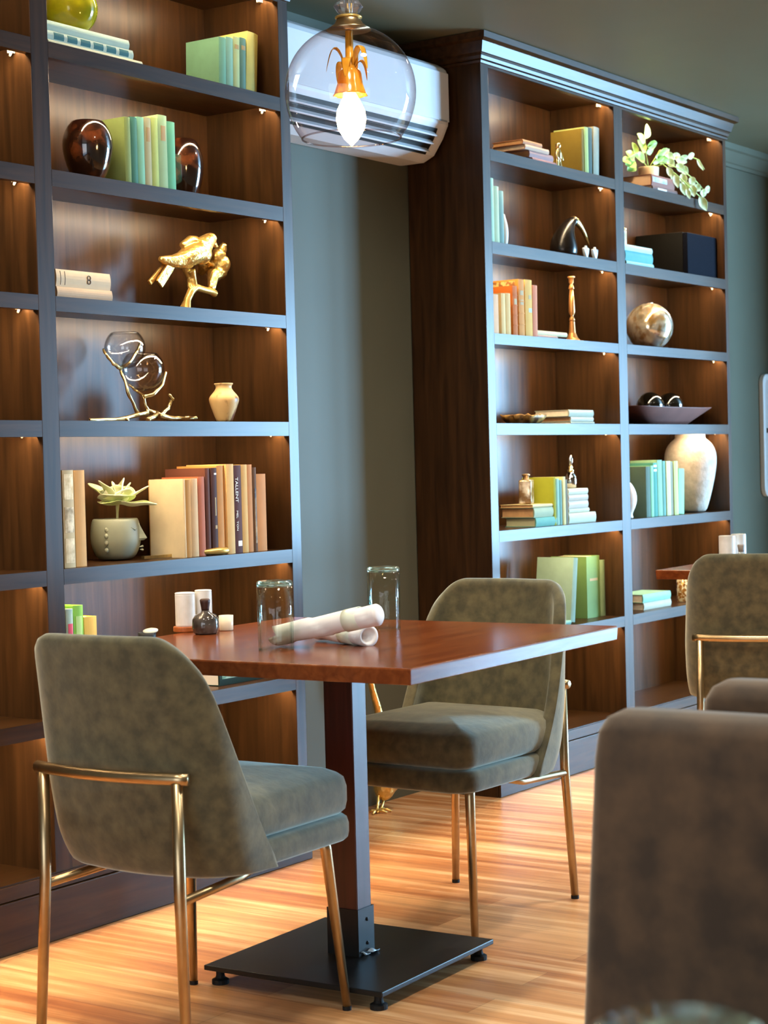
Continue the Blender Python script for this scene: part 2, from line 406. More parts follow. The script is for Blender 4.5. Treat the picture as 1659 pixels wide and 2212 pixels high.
M_GREY = mat('grey_print', '#9aa6b0', 0.5, var=0.03)
G().box(LX - 0.085, LX - 0.035, -0.2168, -0.2158, 0.128, 0.134).build('printed_badge', M_GREY, t)

# ================================================================== PENDANT LAMP
LC = atY(757, 197, -0.845); LC_R = 0.156
M_GLOBE = thin_glass('smoke_tinted_glass', (0.93, 0.87, 0.86), (0.72, 0.60, 0.58), 0.015, 0.45)
M_AMBER = mat('amber_glass', '#ffb432', 0.2, 0.0, var=0.15, scale=30, trans=0.25)
M_CRYSTAL = mat('crystal', '#e6e8f0', 0.02, 0.0, var=0.01, trans=0.9, ior=1.6)
M_BULB = emit('bulb_glow', (1.0, 0.62, 0.22), BULB_STRENGTH)
t = thing('pendant_lamp', 'clear glass globe pendant lamp hanging over the dining table', 'lamp', (LC.x, LC.y, LC.z))
top = CEIL_Z - LC.z
pr = []
for i in range(29):
    a = -0.72 + (1.42 + 0.72) * i / 28     # latitude from the open rim to the neck
    pr.append((LC_R * math.cos(a), LC_R * math.sin(a) * (0.98 if a > 0 else 1.08)))
gl = G().lathe(pr, 64, cap0=False, cap1=False).build('globe', M_GLOBE, t, smooth=True)
rz_ = pr[0]
gr = G(); gr.tube([(rz_[0] * math.cos(2 * PI * i / 48), rz_[0] * math.sin(2 * PI * i / 48), rz_[1]) for i in range(49)], 0.0022, 8)
gr.build('rim', thin_glass('rim_glass', (0.8, 0.72, 0.7), (0.7, 0.5, 0.45), 0.05, 0.6), t, smooth=True)
G().lathe([(0.054, 0.144), (0.046, 0.149), (0.034, 0.158), (0.029, 0.168), (0.029, 0.170)], 32).build('cap', M_BRASS, t, smooth=True)
G().lathe([(0.029, 0.170), (0.032, 0.1715), (0.032, 0.175), (0.027, 0.177)], 32).build('ring', M_GOLDS, t, smooth=True)
G().lathe([(0.018, 0.177), (0.026, 0.184), (0.036, 0.199), (0.028, 0.211), (0.016, 0.218)], 8).build('crystal', M_CRYSTAL, t)
G().lathe([(0.016, 0.218), (0.024, 0.224), (0.026, 0.242), (0.012, 0.252)], 8).build('crystal', M_CRYSTAL, t)
G().lathe([(0.006, 0.190), (0.006, top - 0.02)], 12).build('stem', M_CHROME, t, smooth=True)
G().lathe([(0.06, top - 0.022), (0.06, top - 0.004), (0.055, top)], 32).build('canopy', M_BRASS, t)
G().lathe([(0.009, 0.142), (0.010, 0.07), (0.014, 0.055), (0.022, 0.048), (0.020, 0.042)], 20).build('inner_stem', M_AMBER, t, smooth=True)
for k in range(6):
    a = k * PI / 3 + 0.35
    ca, sa = math.cos(a), math.sin(a)
    pts = [(0.010, 0.052), (0.020, 0.088), (0.033, 0.104), (0.044, 0.098), (0.052, 0.072), (0.059, 0.040)] if k % 2 == 0 else [(0.010, 0.050), (0.020, 0.070), (0.030, 0.076), (0.038, 0.064), (0.041, 0.040), (0.042, 0.025)]
    wd = [0.006, 0.014, 0.018, 0.016, 0.010, 0.002]
    g = G(); Lp = []
    for (r, z), ww in zip(pts, wd):
        Lp.append([(r * ca - u * ww * sa, r * sa + u * ww * ca, z + d * 0.0025) for u, d in ((-1, -0.3), (0, 1), (1, -0.3), (0, -1))])
    g.loops(Lp).build('petal', M_AMBER, t, smooth=True, subd=1)
G().lathe([(0.018, 0.052), (0.026, 0.044), (0.029, 0.018), (0.036, -0.004), (0.040, -0.010), (0.030, -0.008), (0.020, 0.02)], 36, fl=lambda a, z: 1 + 0.07 * math.cos(9 * a)).build('socket', M_AMBER, t, smooth=True)
G().lathe([(0.012, -0.005), (0.022, -0.022), (0.033, -0.045), (0.036, -0.066), (0.031, -0.090), (0.018, -0.112), (0.006, -0.124), (0.001, -0.130)], 28).build('bulb', M_BULB, t, smooth=True)

# ================================================================== DINING TABLE
TZ = 0.787
TC = Vector((-2.122, -0.827, 0)); TR = math.radians(2.2)
def dining_table(label, loc, rz, group=None):
    t = thing('dining_table', label, 'table', loc, rz, group)
    h = 0.488; ib = 0.002; th = 0.034
    zb = TZ - th
    g = G()
    g.loops([[(sx * (h - ib), sy * (h - ib), zb) for sx, sy in ((-1, -1), (1, -1), (1, 1), (-1, 1))],
             [(sx * h, sy * h, TZ - 0.004) for sx, sy in ((-1, -1), (1, -1), (1, 1), (-1, 1))],
             [(sx * (h - 0.002), sy * (h - 0.002), TZ) for sx, sy in ((-1, -1), (1, -1), (1, 1), (-1, 1))]])
    g.build('tabletop', M_TABLE, t, bevel=0.0015)
    px, py = -0.012, -0.012; hx, hy = 0.030, 0.040
    G().box(px - hx, px + hx, py - hy, py + hy, 0.046, zb - 0.001).build('post', M_POST, t, bevel=0.002)
    for z0, z1, nm in ((zb - 0.062, zb - 0.001, 'top_bracket'), (0.046, 0.156, 'bottom_bracket')):
        g = G(); e = 0.004
        g.box(px - hx - e, px + hx + e, py - hy - e, py - hy - 0.0003, z0, z1).box(px - hx - e, px + hx + e, py + hy + 0.0003, py + hy + e, z0, z1)
        g.box(px - hx - e, px - hx - 0.0003, py - hy, py + hy, z0, z1).box(px + hx + 0.0003, px + hx + e, py - hy, py + hy, z0, z1)
        br = g.build(nm, M_STEEL, t)
        for zz in ((0.072, 0.128) if nm == 'bottom_bracket' else (zb - 0.034,)):
            G().lathe([(0.0045, 0), (0.0045, 0.002), (0.002, 0.0035)], 12).build('bolt', M_BLACK, br, loc=(px + 0.004, py - hy - e, zz), rot=(PI / 2, 0, 0))
    G().box(px - 0.252, px + 0.252, py - 0.245, py + 0.245, 0.034, 0.046).build('base_plate', M_STEEL, t, bevel=0.002)
    for sx in (-1, 1):
        for sy in (-1, 1):
            G().lathe([(0.020, 0), (0.020, 0.010), (0.012, 0.014), (0.010, 0.020), (0.010, 0.034)], 16).build('foot', M_RUBBER, t, loc=(px + sx * 0.225, py + sy * 0.218, 0), smooth=False)
    return t
tb = dining_table('square cherry wood dining table with black pedestal base under the globe lamp', TC, TR, 'dining tables')
g = G()
for i, (x, y, sx_) in enumerate(((0.006, -0.062, 0.016), (-0.026, -0.060, 0.010))):
    g.grid(lambda u, v: (x + (u - 0.5) * 2 * sx_, y + (v - 0.5) * 0.018, 0.0475 + 0.006 * math.sin(u * 5 + i) * math.sin(v * 3) + 0.004), 6, 4)
g.build('plastic_scrap', mat('clear_film', '#cfe3ee', 0.25, var=0.05), tb, solid=0.001, smooth=True)
dup(tb, (0.42 + 0.505, -0.40 - 0.47, 0), math.radians(3), 'dining table behind the far right chair, only its corner seen', 'dining tables')
dup(tb, (-5.05, -3.26, 0), math.radians(1), 'dining table in the foreground below the frame under the nearest glass', 'dining tables')

# ================================================================== CHAIRS
def make_chair(label, loc, rz, group):
    t = thing('dining_chair', label, 'chair', loc, rz, group)
    # upholstered bucket shell: back with side wings that slope down to the seat
    def xb(z): return -0.195 - 0.10 * (z - 0.36) / 0.5
    def hw(z): return 0.245 - 0.022 * max(0, (z - 0.55) / 0.31)
    def fn(u, v):
        s = (u * 2 - 1); a = abs(s); sg = 1 if s >= 0 else -1
        arc = a * 0.368                      # length along the plan curve from the middle of the back
        if arc < 0.13: zt = 0.868
        elif arc < 0.255: zt = 0.868 - 0.088 * ((arc - 0.13) / 0.125) ** 2.3
        else:
            q = (arc - 0.255) / 0.113; zt = 0.78 - 0.404 * (q ** 0.98)
        zb_ = 0.362 + 0.012 * (a ** 2)
        z = zb_ + (zt - zb_) * v
        H = hw(z); k = 1.0
        if z < 0.47: k = 1 - 0.10 * (1 - a ** 2) * ((0.47 - z) / 0.11) ** 2
        H *= k
        B = xb(z) + (0.02 * ((0.47 - z) / 0.11) ** 2 if z < 0.47 else 0)
        R = 0.10; st = H - R
        if arc < st: x, y = 0.012 * (arc / st) ** 2 - 0.012, arc
        else:
            m = arc - st; ql = R * PI / 2
            if m < ql: th = m / R; x, y = R * (1 - math.cos(th)), st + R * math.sin(th)
            else: x, y = R + (m - ql), H
        return (B + x, sg * y, z)
    G().grid(fn, 48, 20).build('shell', M_VELVET, t, smooth=True, solid=0.034, subd=1, bevel=0)
    # seat base and cushion
    def slab(z0, z1, x0, x1, hy, r, crown, n=10):
        def outl(d, z):
            p = []
            xa, xc, hh = x0 + d, x1 - d, hy - d; rr = max(r - d, 0.004)
            for cx, cy, a0 in ((xc - rr, hh - rr, 0), (xa + rr, hh - rr, PI / 2), (xa + rr, -hh + rr, PI), (xc - rr, -hh + rr, 1.5 * PI)):
                for i in range(7):
                    a = a0 + i / 6 * PI / 2; p.append((cx + rr * math.cos(a), cy + rr * math.sin(a), z))
            return p
        h = z1 - z0; b = h * 0.32
        L = [outl(0.05, z0), outl(b * 0.6, z0), outl(b * 0.15, z0 + b * 0.35), outl(0, z0 + b), outl(0, z1 - b), outl(b * 0.2, z1 - b * 0.35), outl(b * 0.7, z1), outl(0.05, z1 + crown * 0.45), outl(0.11, z1 + crown * 0.85), outl(0.17, z1 + crown)]
        return G().loops(L)
    slab(0.376, 0.430, -0.16, 0.304, 0.232, 0.07, 0).build('seat_base', M_VELVET, t, smooth=True, bevel=0)
    slab(0.434, 0.522, -0.19, 0.298, 0.228, 0.06, 0.026).build('seat_cushion', M_VELVET, t, smooth=True)
    # brass frame
    for sy in (-1, 1):
        lg = G().tube([(0.218, sy * 0.186, 0.385), (0.224, sy * 0.190, 0.36), (0.254, sy * 0.215, 0.008)], [0.014, 0.013, 0.0095], 14).build('front_leg', M_BRASS, t, smooth=True)
        G().lathe([(0.010, 0), (0.010, 0.009)], 14).build('leg_cap', M_RUBBER, lg, loc=(0.254, sy * 0.215, 0))
    for sy in (-1, 1):
        lg = G().tube([(-0.262, sy * 0.178, 0.580), (-0.264, sy * 0.179, 0.36), (-0.276, sy * 0.195, 0.008)], [0.0125, 0.0125, 0.0105], 14).build('rear_leg', M_BRASS, t, smooth=True)
        G().lathe([(0.011, 0), (0.011, 0.009)], 14).build('leg_cap', M_RUBBER, lg, loc=(-0.276, sy * 0.195, 0))
        G().tube([(-0.266, sy * 0.181, 0.345), (-0.06, sy * 0.17, 0.352), (0.03, sy * 0.17, 0.372)], 0.0095, 10).build('side_rail', M_BRASS, t, smooth=True)
    pts = []
    for i in range(17):
        y = -0.200 + 0.400 * i / 16; pts.append((-0.285 + 0.030 * (abs(y) / 0.2) ** 2, y, 0.588))
    G().tube(pts, 0.0125, 12).build('back_bar', M_BRASS, t, smooth=True)
    return t
chA = make_chair('olive velvet dining chair with brass legs seen from behind in the left foreground', (-2.652, -0.802, 0), math.radians(1.5), 'olive velvet chairs')
dup(chA, (-1.518, -0.755, 0), math.radians(178.5), 'olive velvet dining chair facing us across the table with brass legs')
dup(chA, (0.325, -0.850, 0), math.radians(17), 'olive velvet chair with brass back bar at the right edge, farthest chair')
# two fully upholstered chairs back to back in the right foreground
def parsons(label, loc, rz, group):
    t = thing('upholstered_chair', label, 'chair', loc, rz, group)
    def fn(z): return 0.250 + 0.060 * (1 - z / 0.86)
    L = []
    for z, dx, dy in ((0.10, 0.0, 0.0), (0.40, 0, 0), (0.70, 0, 0), (0.80, 0.0, 0.0), (0.838, 0.004, 0.002), (0.854, 0.016, 0.008), (0.862, 0.036, 0.020)):
        H = fn(z) - dy; x0 = -0.335 + 0.02 * (1 - z / 0.86) + dx; x1 = -0.215 - dx
        r = 0.020; p = []
        for cx, cy, a0 in ((x1 - r, H - r, 0), (x0 + r, H - r, PI / 2), (x0 + r, -H + r, PI), (x1 - r, -H + r, 1.5 * PI)):
            for i in range(5):
                a = a0 + i / 4 * PI / 2; p.append((cx + r * math.cos(a), cy + r * math.sin(a), z + (0.009 * (1 - (p_y := cy / H) ** 2) if z > 0.84 else 0)))
        L.append(p)
    G().loops(L).build('backrest', M_SUEDE, t, smooth=True)
    G().box(-0.212, 0.25, -0.25, 0.25, 0.12, 0.42).build('seat', M_SUEDE, t, smooth=False, bevel=0.03, seg=4)
    for sx in (-0.27, 0.21):
        for sy in (-1, 1):
            G().box(sx - 0.02, sx + 0.02, sy * 0.21 - 0.02, sy * 0.21 + 0.02, 0, 0.12).build('leg', M_POST, t)
    return t
pc = parsons('brown suede upholstered chair back filling the lower right foreground', (-3.722, -2.478, 0), PI, 'brown suede chairs')
dup(pc, (-2.815, -2.462, 0), 0.03, 'brown suede chair whose top edge peeks out behind the nearest chair back')

# ================================================================== BOOKS
def cloth(col, rough=0.75):
    return mat('cloth_' + col.strip('#'), tuple(0.78 * x ** 1.22 for x in lin(col)), rough, var=0.04, scale=26, detail=5)
M_PAGES = mat('book_pages', '#e9dcc0', 0.85, var=0.06, scale=60, stretch=(1, 1, 8))
M_PAGESB = mat('aged_book_pages', '#c89a68', 0.85, var=0.08, scale=60, stretch=(1, 1, 8))
M_INK = mat('dark_print', '#4a3a30', 0.7, var=0.03)
M_PRINTW = mat('pale_print', '#efe6d8', 0.6, var=0.03)
M_GILT = mat('gilt_print', '#a88a52', 0.6, 0.0, var=0.05)
BOOKS = []
def book(label, t, h, d, col, loc, rot=(0, 0, 0), group=None, pages=None, bands=None, pm=None, ridges=False, rounded=True):
    """local: thickness along +x from 0, spine at y=0, fore edge at y=d, stands on z=0"""
    o = thing('book', label, 'book', loc, 0, group)
    o.rotation_euler = rot
    c = cloth(col); b = min(0.0025, t * 0.12); ov = 0.003
    g = G()
    n = 6; bulge = 0.0035 if rounded else 0.0006
    prof = [(t * i / n, -bulge * math.sin(PI * i / n)) for i in range(n + 1)]
    inner = [(t - b, b * 1.2), (b, b * 1.2)]
    poly = prof + [(t, d), (t - b, d)] + inner + [(b, d), (0, d)]
    g.prism(poly, 'z', 0, h)
    if ridges:
        for k in range(4):
            z = h * (0.2 + 0.2 * k)
            g.prism([(t * i / n, -bulge * math.sin(PI * i / n) - 0.0018) for i in range(n + 1)] + [(t, 0), (0, 0)], 'z', z, z + 0.004)
    g.build('cover', c, o)
    G().box(b, t - b, b * 1.25, d - ov, ov, h - ov).build('page_block', pages or M_PAGES, o)
    if bands:
        for z0, z1, x0, x1, m in bands:
            G().prism([(t * (x0 + (x1 - x0) * i / 4), -bulge * math.sin(PI * (x0 + (x1 - x0) * i / 4)) - 0.0006) for i in range(5)] + [(t * x1, 0.001), (t * x0, 0.001)], 'z', h * z0, h * z1).build('spine_label', m, o)
    BOOKS.append(o)
    return o
LAST = {}
def stand(label, x0, x1, ytop, lvl, yf, col, d=0.13, lean=0.0, group=None, ymid=None, **k):
    """upright book: spine edges x0..x1 (measured half way up), top measured at ytop, on shelf lvl, spine at depth yf"""
    z = TOPS[lvl]
    pm = ymid if ymid is not None else ytop + 60
    A, B = atY(x0, pm, yf), atY(x1, pm, yf)
    h = atY((x0 + x1) / 2, ytop, yf).z - z
    t = max(0.006, (B.x - A.x) - 0.0004)
    zz = z + 0.0006
    lx = A.x
    if lean:
        lx = A.x - math.tan(lean) * (A.z - z)
        if lean < 0: pass
        zz = z + 0.0006 + (abs(math.sin(lean)) * t if lean > 0 else 0)
    h /= math.cos(lean)
    if group and LAST.get('key') == (group, lvl) and abs(LAST['y'] - yf) < 0.09: lx = max(lx, LAST['end'] + 0.0006)
    LAST.update(key=(group, lvl), y=yf, end=lx + t / math.cos(lean))
    return book(label, t, h, d, col, (lx, yf, zz), (0, lean, 0), group, **k)
def lie(label, x0, x1, z, th, yf, col, d=0.13, yaw=0.0, ypx=None, group=None, pages=None, **k):
    """lying book, spine towards the room: length from pixel x0 to x1 at depth yf, bottom at z"""
    A, B = atY(x0, ypx, yf), atY(x1, ypx, yf)
    L = B.x - A.x
    # local x(thickness)->+z : rotate -90 deg about Y, z(height)-> -x
    return book(label, th, L, d, col, (B.x, yf, z + 0.0006), (0, -PI / 2, yaw), group, pages=pages, **k)

GR = 'mint and green books leaning together, top shelf of left bookcase'
# ---- left bookcase, top visible shelf
z0 = TOPS[0]
gs = 'lying books under the green glass ball'
lie('cream lying book at the bottom of the stack under the green glass ball', 104, 306, z0, 0.020, 0.045, '#dfe3c8', 0.15, ypx=120, group=gs, pages=M_PAGESB)
lie('lying book with teal and cream blocks on its spine, middle of stack under glass ball', 100, 286, z0 + 0.0208, 0.025, 0.05, '#cfe0d0', 0.15, ypx=100, group=gs, pages=M_PAGESB,
    bands=[(0.06 + 0.15 * k, 0.06 + 0.15 * k + 0.11, 0.15, 0.85, cloth('#4f8a8c')) for k in range(6)])
lie('pale mint lying book directly under the green glass ball', 100, 277, z0 + 0.0466, 0.025, 0.052, '#d3e6d2', 0.15, ypx=75, group=gs, pages=M_PAGESB)
M_OLIVEG = mat('olive_art_glass', '#a8a41c', 0.06, 0.0, var=0.35, scale=11, trans=0.35, ior=1.45)
c = atY(153, 10, 0.13); r = 0.072
c.z = z0 + 0.0724 + r
g = G().lathe([(r * math.cos(a), r * math.sin(a)) for a in [(-PI / 2 + PI * i / 24) for i in range(25)]], 40)
tag(g.build('glass_ball', M_OLIVEG, None, smooth=True, loc=c), 'olive green glass ball resting on the stacked books at top left', 'glass ornament')
row = [(473, 488, 82, '#cfe8d6', 'pale mint book whose whole front cover faces left, top left shelf', 0.03), (488, 503, 82, '#a5cdb2', 'mint book second in the top left shelf row', 0.03),
       (503, 517, 81, '#d3dca0', 'yellow-green book in the middle of the top left shelf row', 0.035), (517, 530, 83, '#7ea38f', 'grey-teal book next to the yellow one on the top left shelf', 0.04), (530, 553, 72, '#e3dc88', 'pale yellow tall book at the right end of the top left shelf row', 0.075)]
for x0, x1, yt, col, lab, ln in row:
    stand(lab, x0, x1, yt, 0, 0.05, '#8fbf9f' if x0 == 473 else col, 0.125, ln, GR, bands=[(0.78, 0.86, 0.2, 0.8, M_GILT)] if x0 in (517, 503) else None)

# ---- left bookcase, second shelf
M_TORT = mat('tortoiseshell_glass', '#1c0c08', 0.05, 0.15, scale=16, col2='#8a4a28', contrast=(0.48, 0.72), coat=1.0, spec=0.9)
def jar(label, cx, ytop, ybase, wpx, lvl, y):
    c = atY(cx, (ytop + ybase) / 2, y); z = TOPS[lvl]
    H = atY(cx, ytop, y).z - z; R = wpx / 2 / ppm(c)
    pf = [(0.45, 0), (0.52, 0.01), (0.68, 0.12), (0.85, 0.28), (0.97, 0.48), (1.0, 0.62), (0.96, 0.76), (0.82, 0.90), (0.66, 0.97), (0.60, 1.0), (0.52, 1.0), (0.50, 0.96)]
    o = G().lathe([(a * R, b * H) for a, b in pf], 48).build('vase', M_TORT, None, smooth=True, loc=(c.x, y, z + 0.0005), subd=1)
    return tag(o, label, 'vase', 'copper brown glass vases')
jar('shiny dark brown glass vase at the left of the green books', 190, 263, 386, 111, 1, 0.10)
jar('copper glass vase half hidden behind the right end of the green books', 394, 302, 416, 62 * 1.5, 1, 0.17)
GR2 = 'green books between the brown glass vases'
row = [(270, 283, 254, '#9db070', 'sage green book whose cover faces left behind the dark brown vase'), (283, 297, 254, '#5f9a85', 'teal book second in the row beside the dark brown vase'),
       (297, 312, 254, '#9fd6b4', 'mint book third in the row between the brown vases'), (312, 327, 255, '#c9c49a', 'beige green book in the middle of the row between the brown vases'),
       (327, 342, 255, '#cddb86', 'lime yellow book in the middle of the row between the brown vases'), (342, 361, 250, '#bcd6a6', 'tallest pale green book in the row between the brown vases'), (361, 378, 264, '#86d0a8', 'short aqua green book at the right end beside the copper vase')]
for x0, x1, yt, col, lab in row:
    stand(lab, x0, x1, yt, 1, 0.045, col, 0.125, 0.0, GR2, ymid=330, bands=[(0.66, 0.86, 0.25, 0.75, M_GILT)] if x0 in (312, 342) else None)

# ---- left bookcase, third shelf: two cream books and the gold birds
gs = 'cream books lying at the left of the gold birds'
lie('lower cream book lying left of the gold birds', 122, 241, TOPS[2], 0.031, 0.04, '#dfc6a8', 0.15, ypx=630, group=gs, pages=M_PAGES)
bk = lie('upper cream book with a small dark emblem on its spine, left of the gold birds', 120, 237, TOPS[2] + 0.0318, 0.045, 0.045, '#ecd9b8', 0.15, ypx=600, group=gs, pages=M_PAGES,
    bands=[(0.84, 0.848, 0.1, 0.9, M_INK), (0.92, 0.928, 0.1, 0.9, M_INK)])
g = G(); L_ = 0.24
for k in range(2):
    g.tube([(0.018 + 0.010 * k + 0.006 * math.cos(a), -0.0042, 0.085 + 0.006 * math.sin(a)) for a in [2 * PI * i / 12 for i in range(13)]], 0.0012, 5)
g.build('emblem', M_INK, bk)
def bz(cx, cy): return (300 + cx * 0.1326, 480 + cy * 0.1326)
YB = 0.12
def BP(cx, cy, dy=0.0):
    p = atY(*bz(cx, cy), YB + dy); return Vector((p.x, YB + dy, p.z))
base = BP(770, 1385); base.z = TOPS[2] + 0.0006
t = thing('bird_statue', 'gold statue of two birds on a branch on the third shelf of left bookcase', 'statue', base)
def RB(cx, cy, dy=0.0): return BP(cx, cy, dy) - base
S1 = 0.1326 / ppm(base)      # metres per crop pixel
g = G()
p0, p1 = RB(650, 625), RB(1120, 400)
mid = (p0 + p1) / 2; ax = (p1 - p0); ang = math.atan2(ax.z, ax.x)
g.ell(RB(880, 530), (ax.length * 0.56, 0.040, 0.030), Euler((0, -ang, 0)))
g.ell(RB(985, 520), (0.036, 0.039, 0.034), Euler((0, -ang, 0)))
g.tube([RB(1000, 440), RB(1110, 320), RB(1165, 265)], [0.034, 0.024, 0.019], 14)
g.ell(RB(1165, 265), (0.020, 0.019, 0.017))
g.tube([RB(1200, 330), RB(1265, 400), RB(1295, 400)], [0.012, 0.006, 0.002], 8)
g.tube([RB(800, 600), RB(560, 640), RB(380, 610), RB(340, 590)], [0.030, 0.020, 0.011, 0.008], 10)
g.tube([RB(700, 380, 0.01), RB(840, 300, 0.012), RB(940, 300, 0.01)], [0.010, 0.016, 0.014], 10)
g.build('near_bird', M_GOLD, t, smooth=True, remesh=0.0028)
for dy, (a, b), ww in ((0.0, ((500, 740), (330, 1010)), 0.015), (0.014, ((430, 750), (230, 985)), 0.008)):
    A, B_ = RB(*a), RB(*b); g = G()
    d = (B_ - A).normalized(); nx = Vector((d.z, 0, -d.x))
    g.loops([[q + nx * s * ww * k + Vector((0, dy + e, 0)) for s, e in ((-1, -0.004), (1, -0.004), (1, 0.004), (-1, 0.004))] for q, k in ((A - d * 0.02, 0.8), (A, 1), (B_, 0.95))])
    g.build('tail', M_GOLD, t, bevel=0.002)
g = G()
g.ell(RB(1290, 690, 0.03), (0.030, 0.042, 0.034))
g.tube([RB(1210, 560, 0.03), RB(1290, 560, 0.02), RB(1340, 470, 0.01)], [0.022, 0.026, 0.018], 12)
g.ell(RB(1360, 440, 0.01), (0.014, 0.014, 0.016))
g.tube([RB(1370, 400, 0.008), RB(1400, 350, 0.0)], [0.012, 0.008], 6)
g.tube([RB(1150, 600, 0.04), RB(1060, 720, 0.06), RB(1000, 850, 0.075)], [0.026, 0.022, 0.010], 10)
g.tube([RB(1230, 860, 0.02), RB(1180, 950, 0.01), RB(1165, 1090, 0)], [0.024, 0.012, 0.009], 10)
g.tube([RB(1330, 800, 0.02), RB(1230, 900, 0.01), RB(1200, 1090, 0)], [0.024, 0.013, 0.009], 10)
g.build('far_bird', M_GOLD, t, smooth=True, remesh=0.0028)
g = G()
b0 = RB(770, 1385); b0.z = 0.004
g.tube([b0, RB(790, 1260), RB(850, 1130), RB(930, 1060), RB(1080, 1105), RB(1180, 1130), RB(1245, 1170)], [0.014, 0.011, 0.012, 0.011, 0.010, 0.011, 0.012], 10)
g.tube([b0 + Vector((-0.008, 0.012, 0)), RB(770, 1280, 0.01), RB(830, 1150, 0.004)], [0.010, 0.008, 0.006], 8)
g.tube([RB(850, 780), RB(890, 900), RB(910, 1050)], [0.014, 0.0085, 0.009], 10)
g.tube([RB(760, 740, 0.012), RB(820, 910, 0.01), RB(825, 1060, 0.004)], [0.012, 0.007, 0.007], 10)
g.build('branch', M_GOLDS, t, smooth=True, remesh=0.0028)

# ---- left bookcase, fourth shelf: branch candle holder and marbled vase
def cz(cx, cy): return (180 + cx * 0.217, 690 + cy * 0.217)
YC = 0.13
base = atY(*cz(620, 1015), YC); base.z = TOPS[3] + 0.0006
t = thing('candle_holder', 'gold twig candle holder with two clear glass globes on the fourth shelf', 'candle holder', base)
def RC(cx, cy, dy=0.0):
    p = atY(*cz(cx, cy), YC + dy); return Vector((p.x, YC + dy, max(p.z, TOPS[3] + 0.006))) - base
def twig(pts, r):
    o = []; 
    for p, q in zip(pts, pts[1:]):
        for k in range(3):
            a = p.lerp(q, k / 3); o.append(a + Vector((random.uniform(-1, 1), random.uniform(-1, 1), random.uniform(-0.6, 0.6))) * 0.0018)
    o.append(pts[-1]); n = len(o)
    return o, [r * (1.05 - 0.35 * i / (n - 1)) * random.uniform(0.8, 1.2) for i in range(n)]
M_GOLDL = mat('pale_gold', '#e8cf94', 0.3, 1.0, var=0.1, scale=60, bump=0.3)
g = G()
for pts, r in (([RC(640, 935), RC(540, 945), RC(420, 990), RC(250, 1000), RC(60, 1012)], 0.0075),
               ([RC(760, 950, -0.01), RC(860, 985, -0.01), RC(1000, 985), RC(1130, 980)], 0.009),
               ([RC(430, 1000, -0.02), RC(455, 1015, -0.02)], 0.007),
               ([RC(640, 1000, -0.03), RC(720, 960, -0.02), RC(740, 925)], 0.007),
               ([RC(545, 940, 0.02), RC(500, 850, 0.02), RC(440, 720, 0.02), RC(420, 640, 0.03), RC(370, 500, 0.05)], 0.0058),
               ([RC(740, 930), RC(650, 910), RC(620, 860), RC(605, 780)], 0.0055),
               ([RC(770, 950, 0.01), RC(840, 890, 0.01), RC(870, 810, 0.01), RC(895, 790), RC(850, 745)], 0.0058),
               ([RC(605, 770, -0.02), RC(700, 745, -0.03), RC(790, 650, -0.035), RC(825, 520, -0.03)], 0.0055),
               ([RC(605, 770, 0.0), RC(530, 720, 0.03), RC(450, 650, 0.04)], 0.005),
               ([RC(370, 490, 0.05), RC(300, 440, 0.03), RC(225, 350, 0.04), RC(200, 290, 0.05)], 0.0055),
               ([RC(370, 490, 0.06), RC(460, 430, 0.03), RC(530, 320, 0.03), RC(560, 240, 0.04)], 0.005)):
    a, b = twig(pts, r); g.tube(a, b, 8)
g.build('twig_stand', M_GOLDL, t, smooth=True, remesh=0.0022)
M_CLEAR = thin_glass('clear_glass', (0.97, 0.97, 0.97), (0.62, 0.62, 0.64), 0.01, 0.6)
for (cx, cy, rp, dy) in ((415, 285, 205, 0.05), (592, 500, 215, -0.005)):
    r = rp * 0.217 / ppm(base)
    pr = [(r * math.cos(a), r * math.sin(a)) for a in [(-1.5 + (0.85 + 1.5) * i / 22) for i in range(23)]]
    G().lathe(pr, 40, cap0=True, cap1=False).build('glass_globe', M_CLEAR, t, smooth=True, solid=0.0025, loc=RC(cx, cy, dy))
M_MARB = mat('cream_marbled_stone', '#dcb87c', 0.4, scale=24, col2='#7a4018', contrast=(0.52, 0.62), detail=8, stretch=(1, 1, 0.5))
def lathe_at(name, label, cat, prof, cx, ytop, ybase, wpx, lvl, y, m, group=None, n=40, subd=1, **k):
    c = atY(cx, (ytop + ybase) / 2, y); z = TOPS[lvl]
    H = atY(cx, ytop, y).z - z; R = wpx / 2 / ppm(c)
    o = G().lathe([(a * R, b * H) for a, b in prof], n, **k).build(name, m, None, smooth=True, loc=(c.x, y, z + 0.0006), subd=subd)
    return tag(o, label, cat, group)
lathe_at('vase', 'small cream vase with brown marbled veins on the fourth shelf', 'vase', [(0.48, 0), (0.52, 0.02), (0.75, 0.25), (0.98, 0.52), (1.0, 0.60), (0.9, 0.68), (0.6, 0.80), (0.5, 0.88), (0.55, 0.95), (0.63, 0.97), (0.62, 1.0), (0.5, 0.995), (0.42, 0.9)], 484, 828, 913, 66, 3, 0.06, M_MARB)

# ---- left bookcase, fifth shelf
stand('old book with map-like cream spine at the left end beside the face planter', 137, 161, 1016, 4, 0.022, '#d9c7a0', 0.14, 0, 'books left of the face planter', ymid=1120, bands=[(0.05, 0.3, 0.1, 0.9, mat('map_print', '#b8a077', 0.7, scale=40, col2='#e8d6ae')), (0.36, 0.62, 0.1, 0.9, mat('map_print2', '#9c8a68', 0.7, scale=50, col2='#ead9b4')), (0.7, 0.96, 0.1, 0.9, mat('map_print3', '#c8b080', 0.7, scale=45, col2='#efe0bb'))])
stand('plain orange tan book left of the face planter', 162, 185, 1016, 4, 0.03, '#e6b878', 0.14, 0, 'books left of the face planter', ymid=1115)
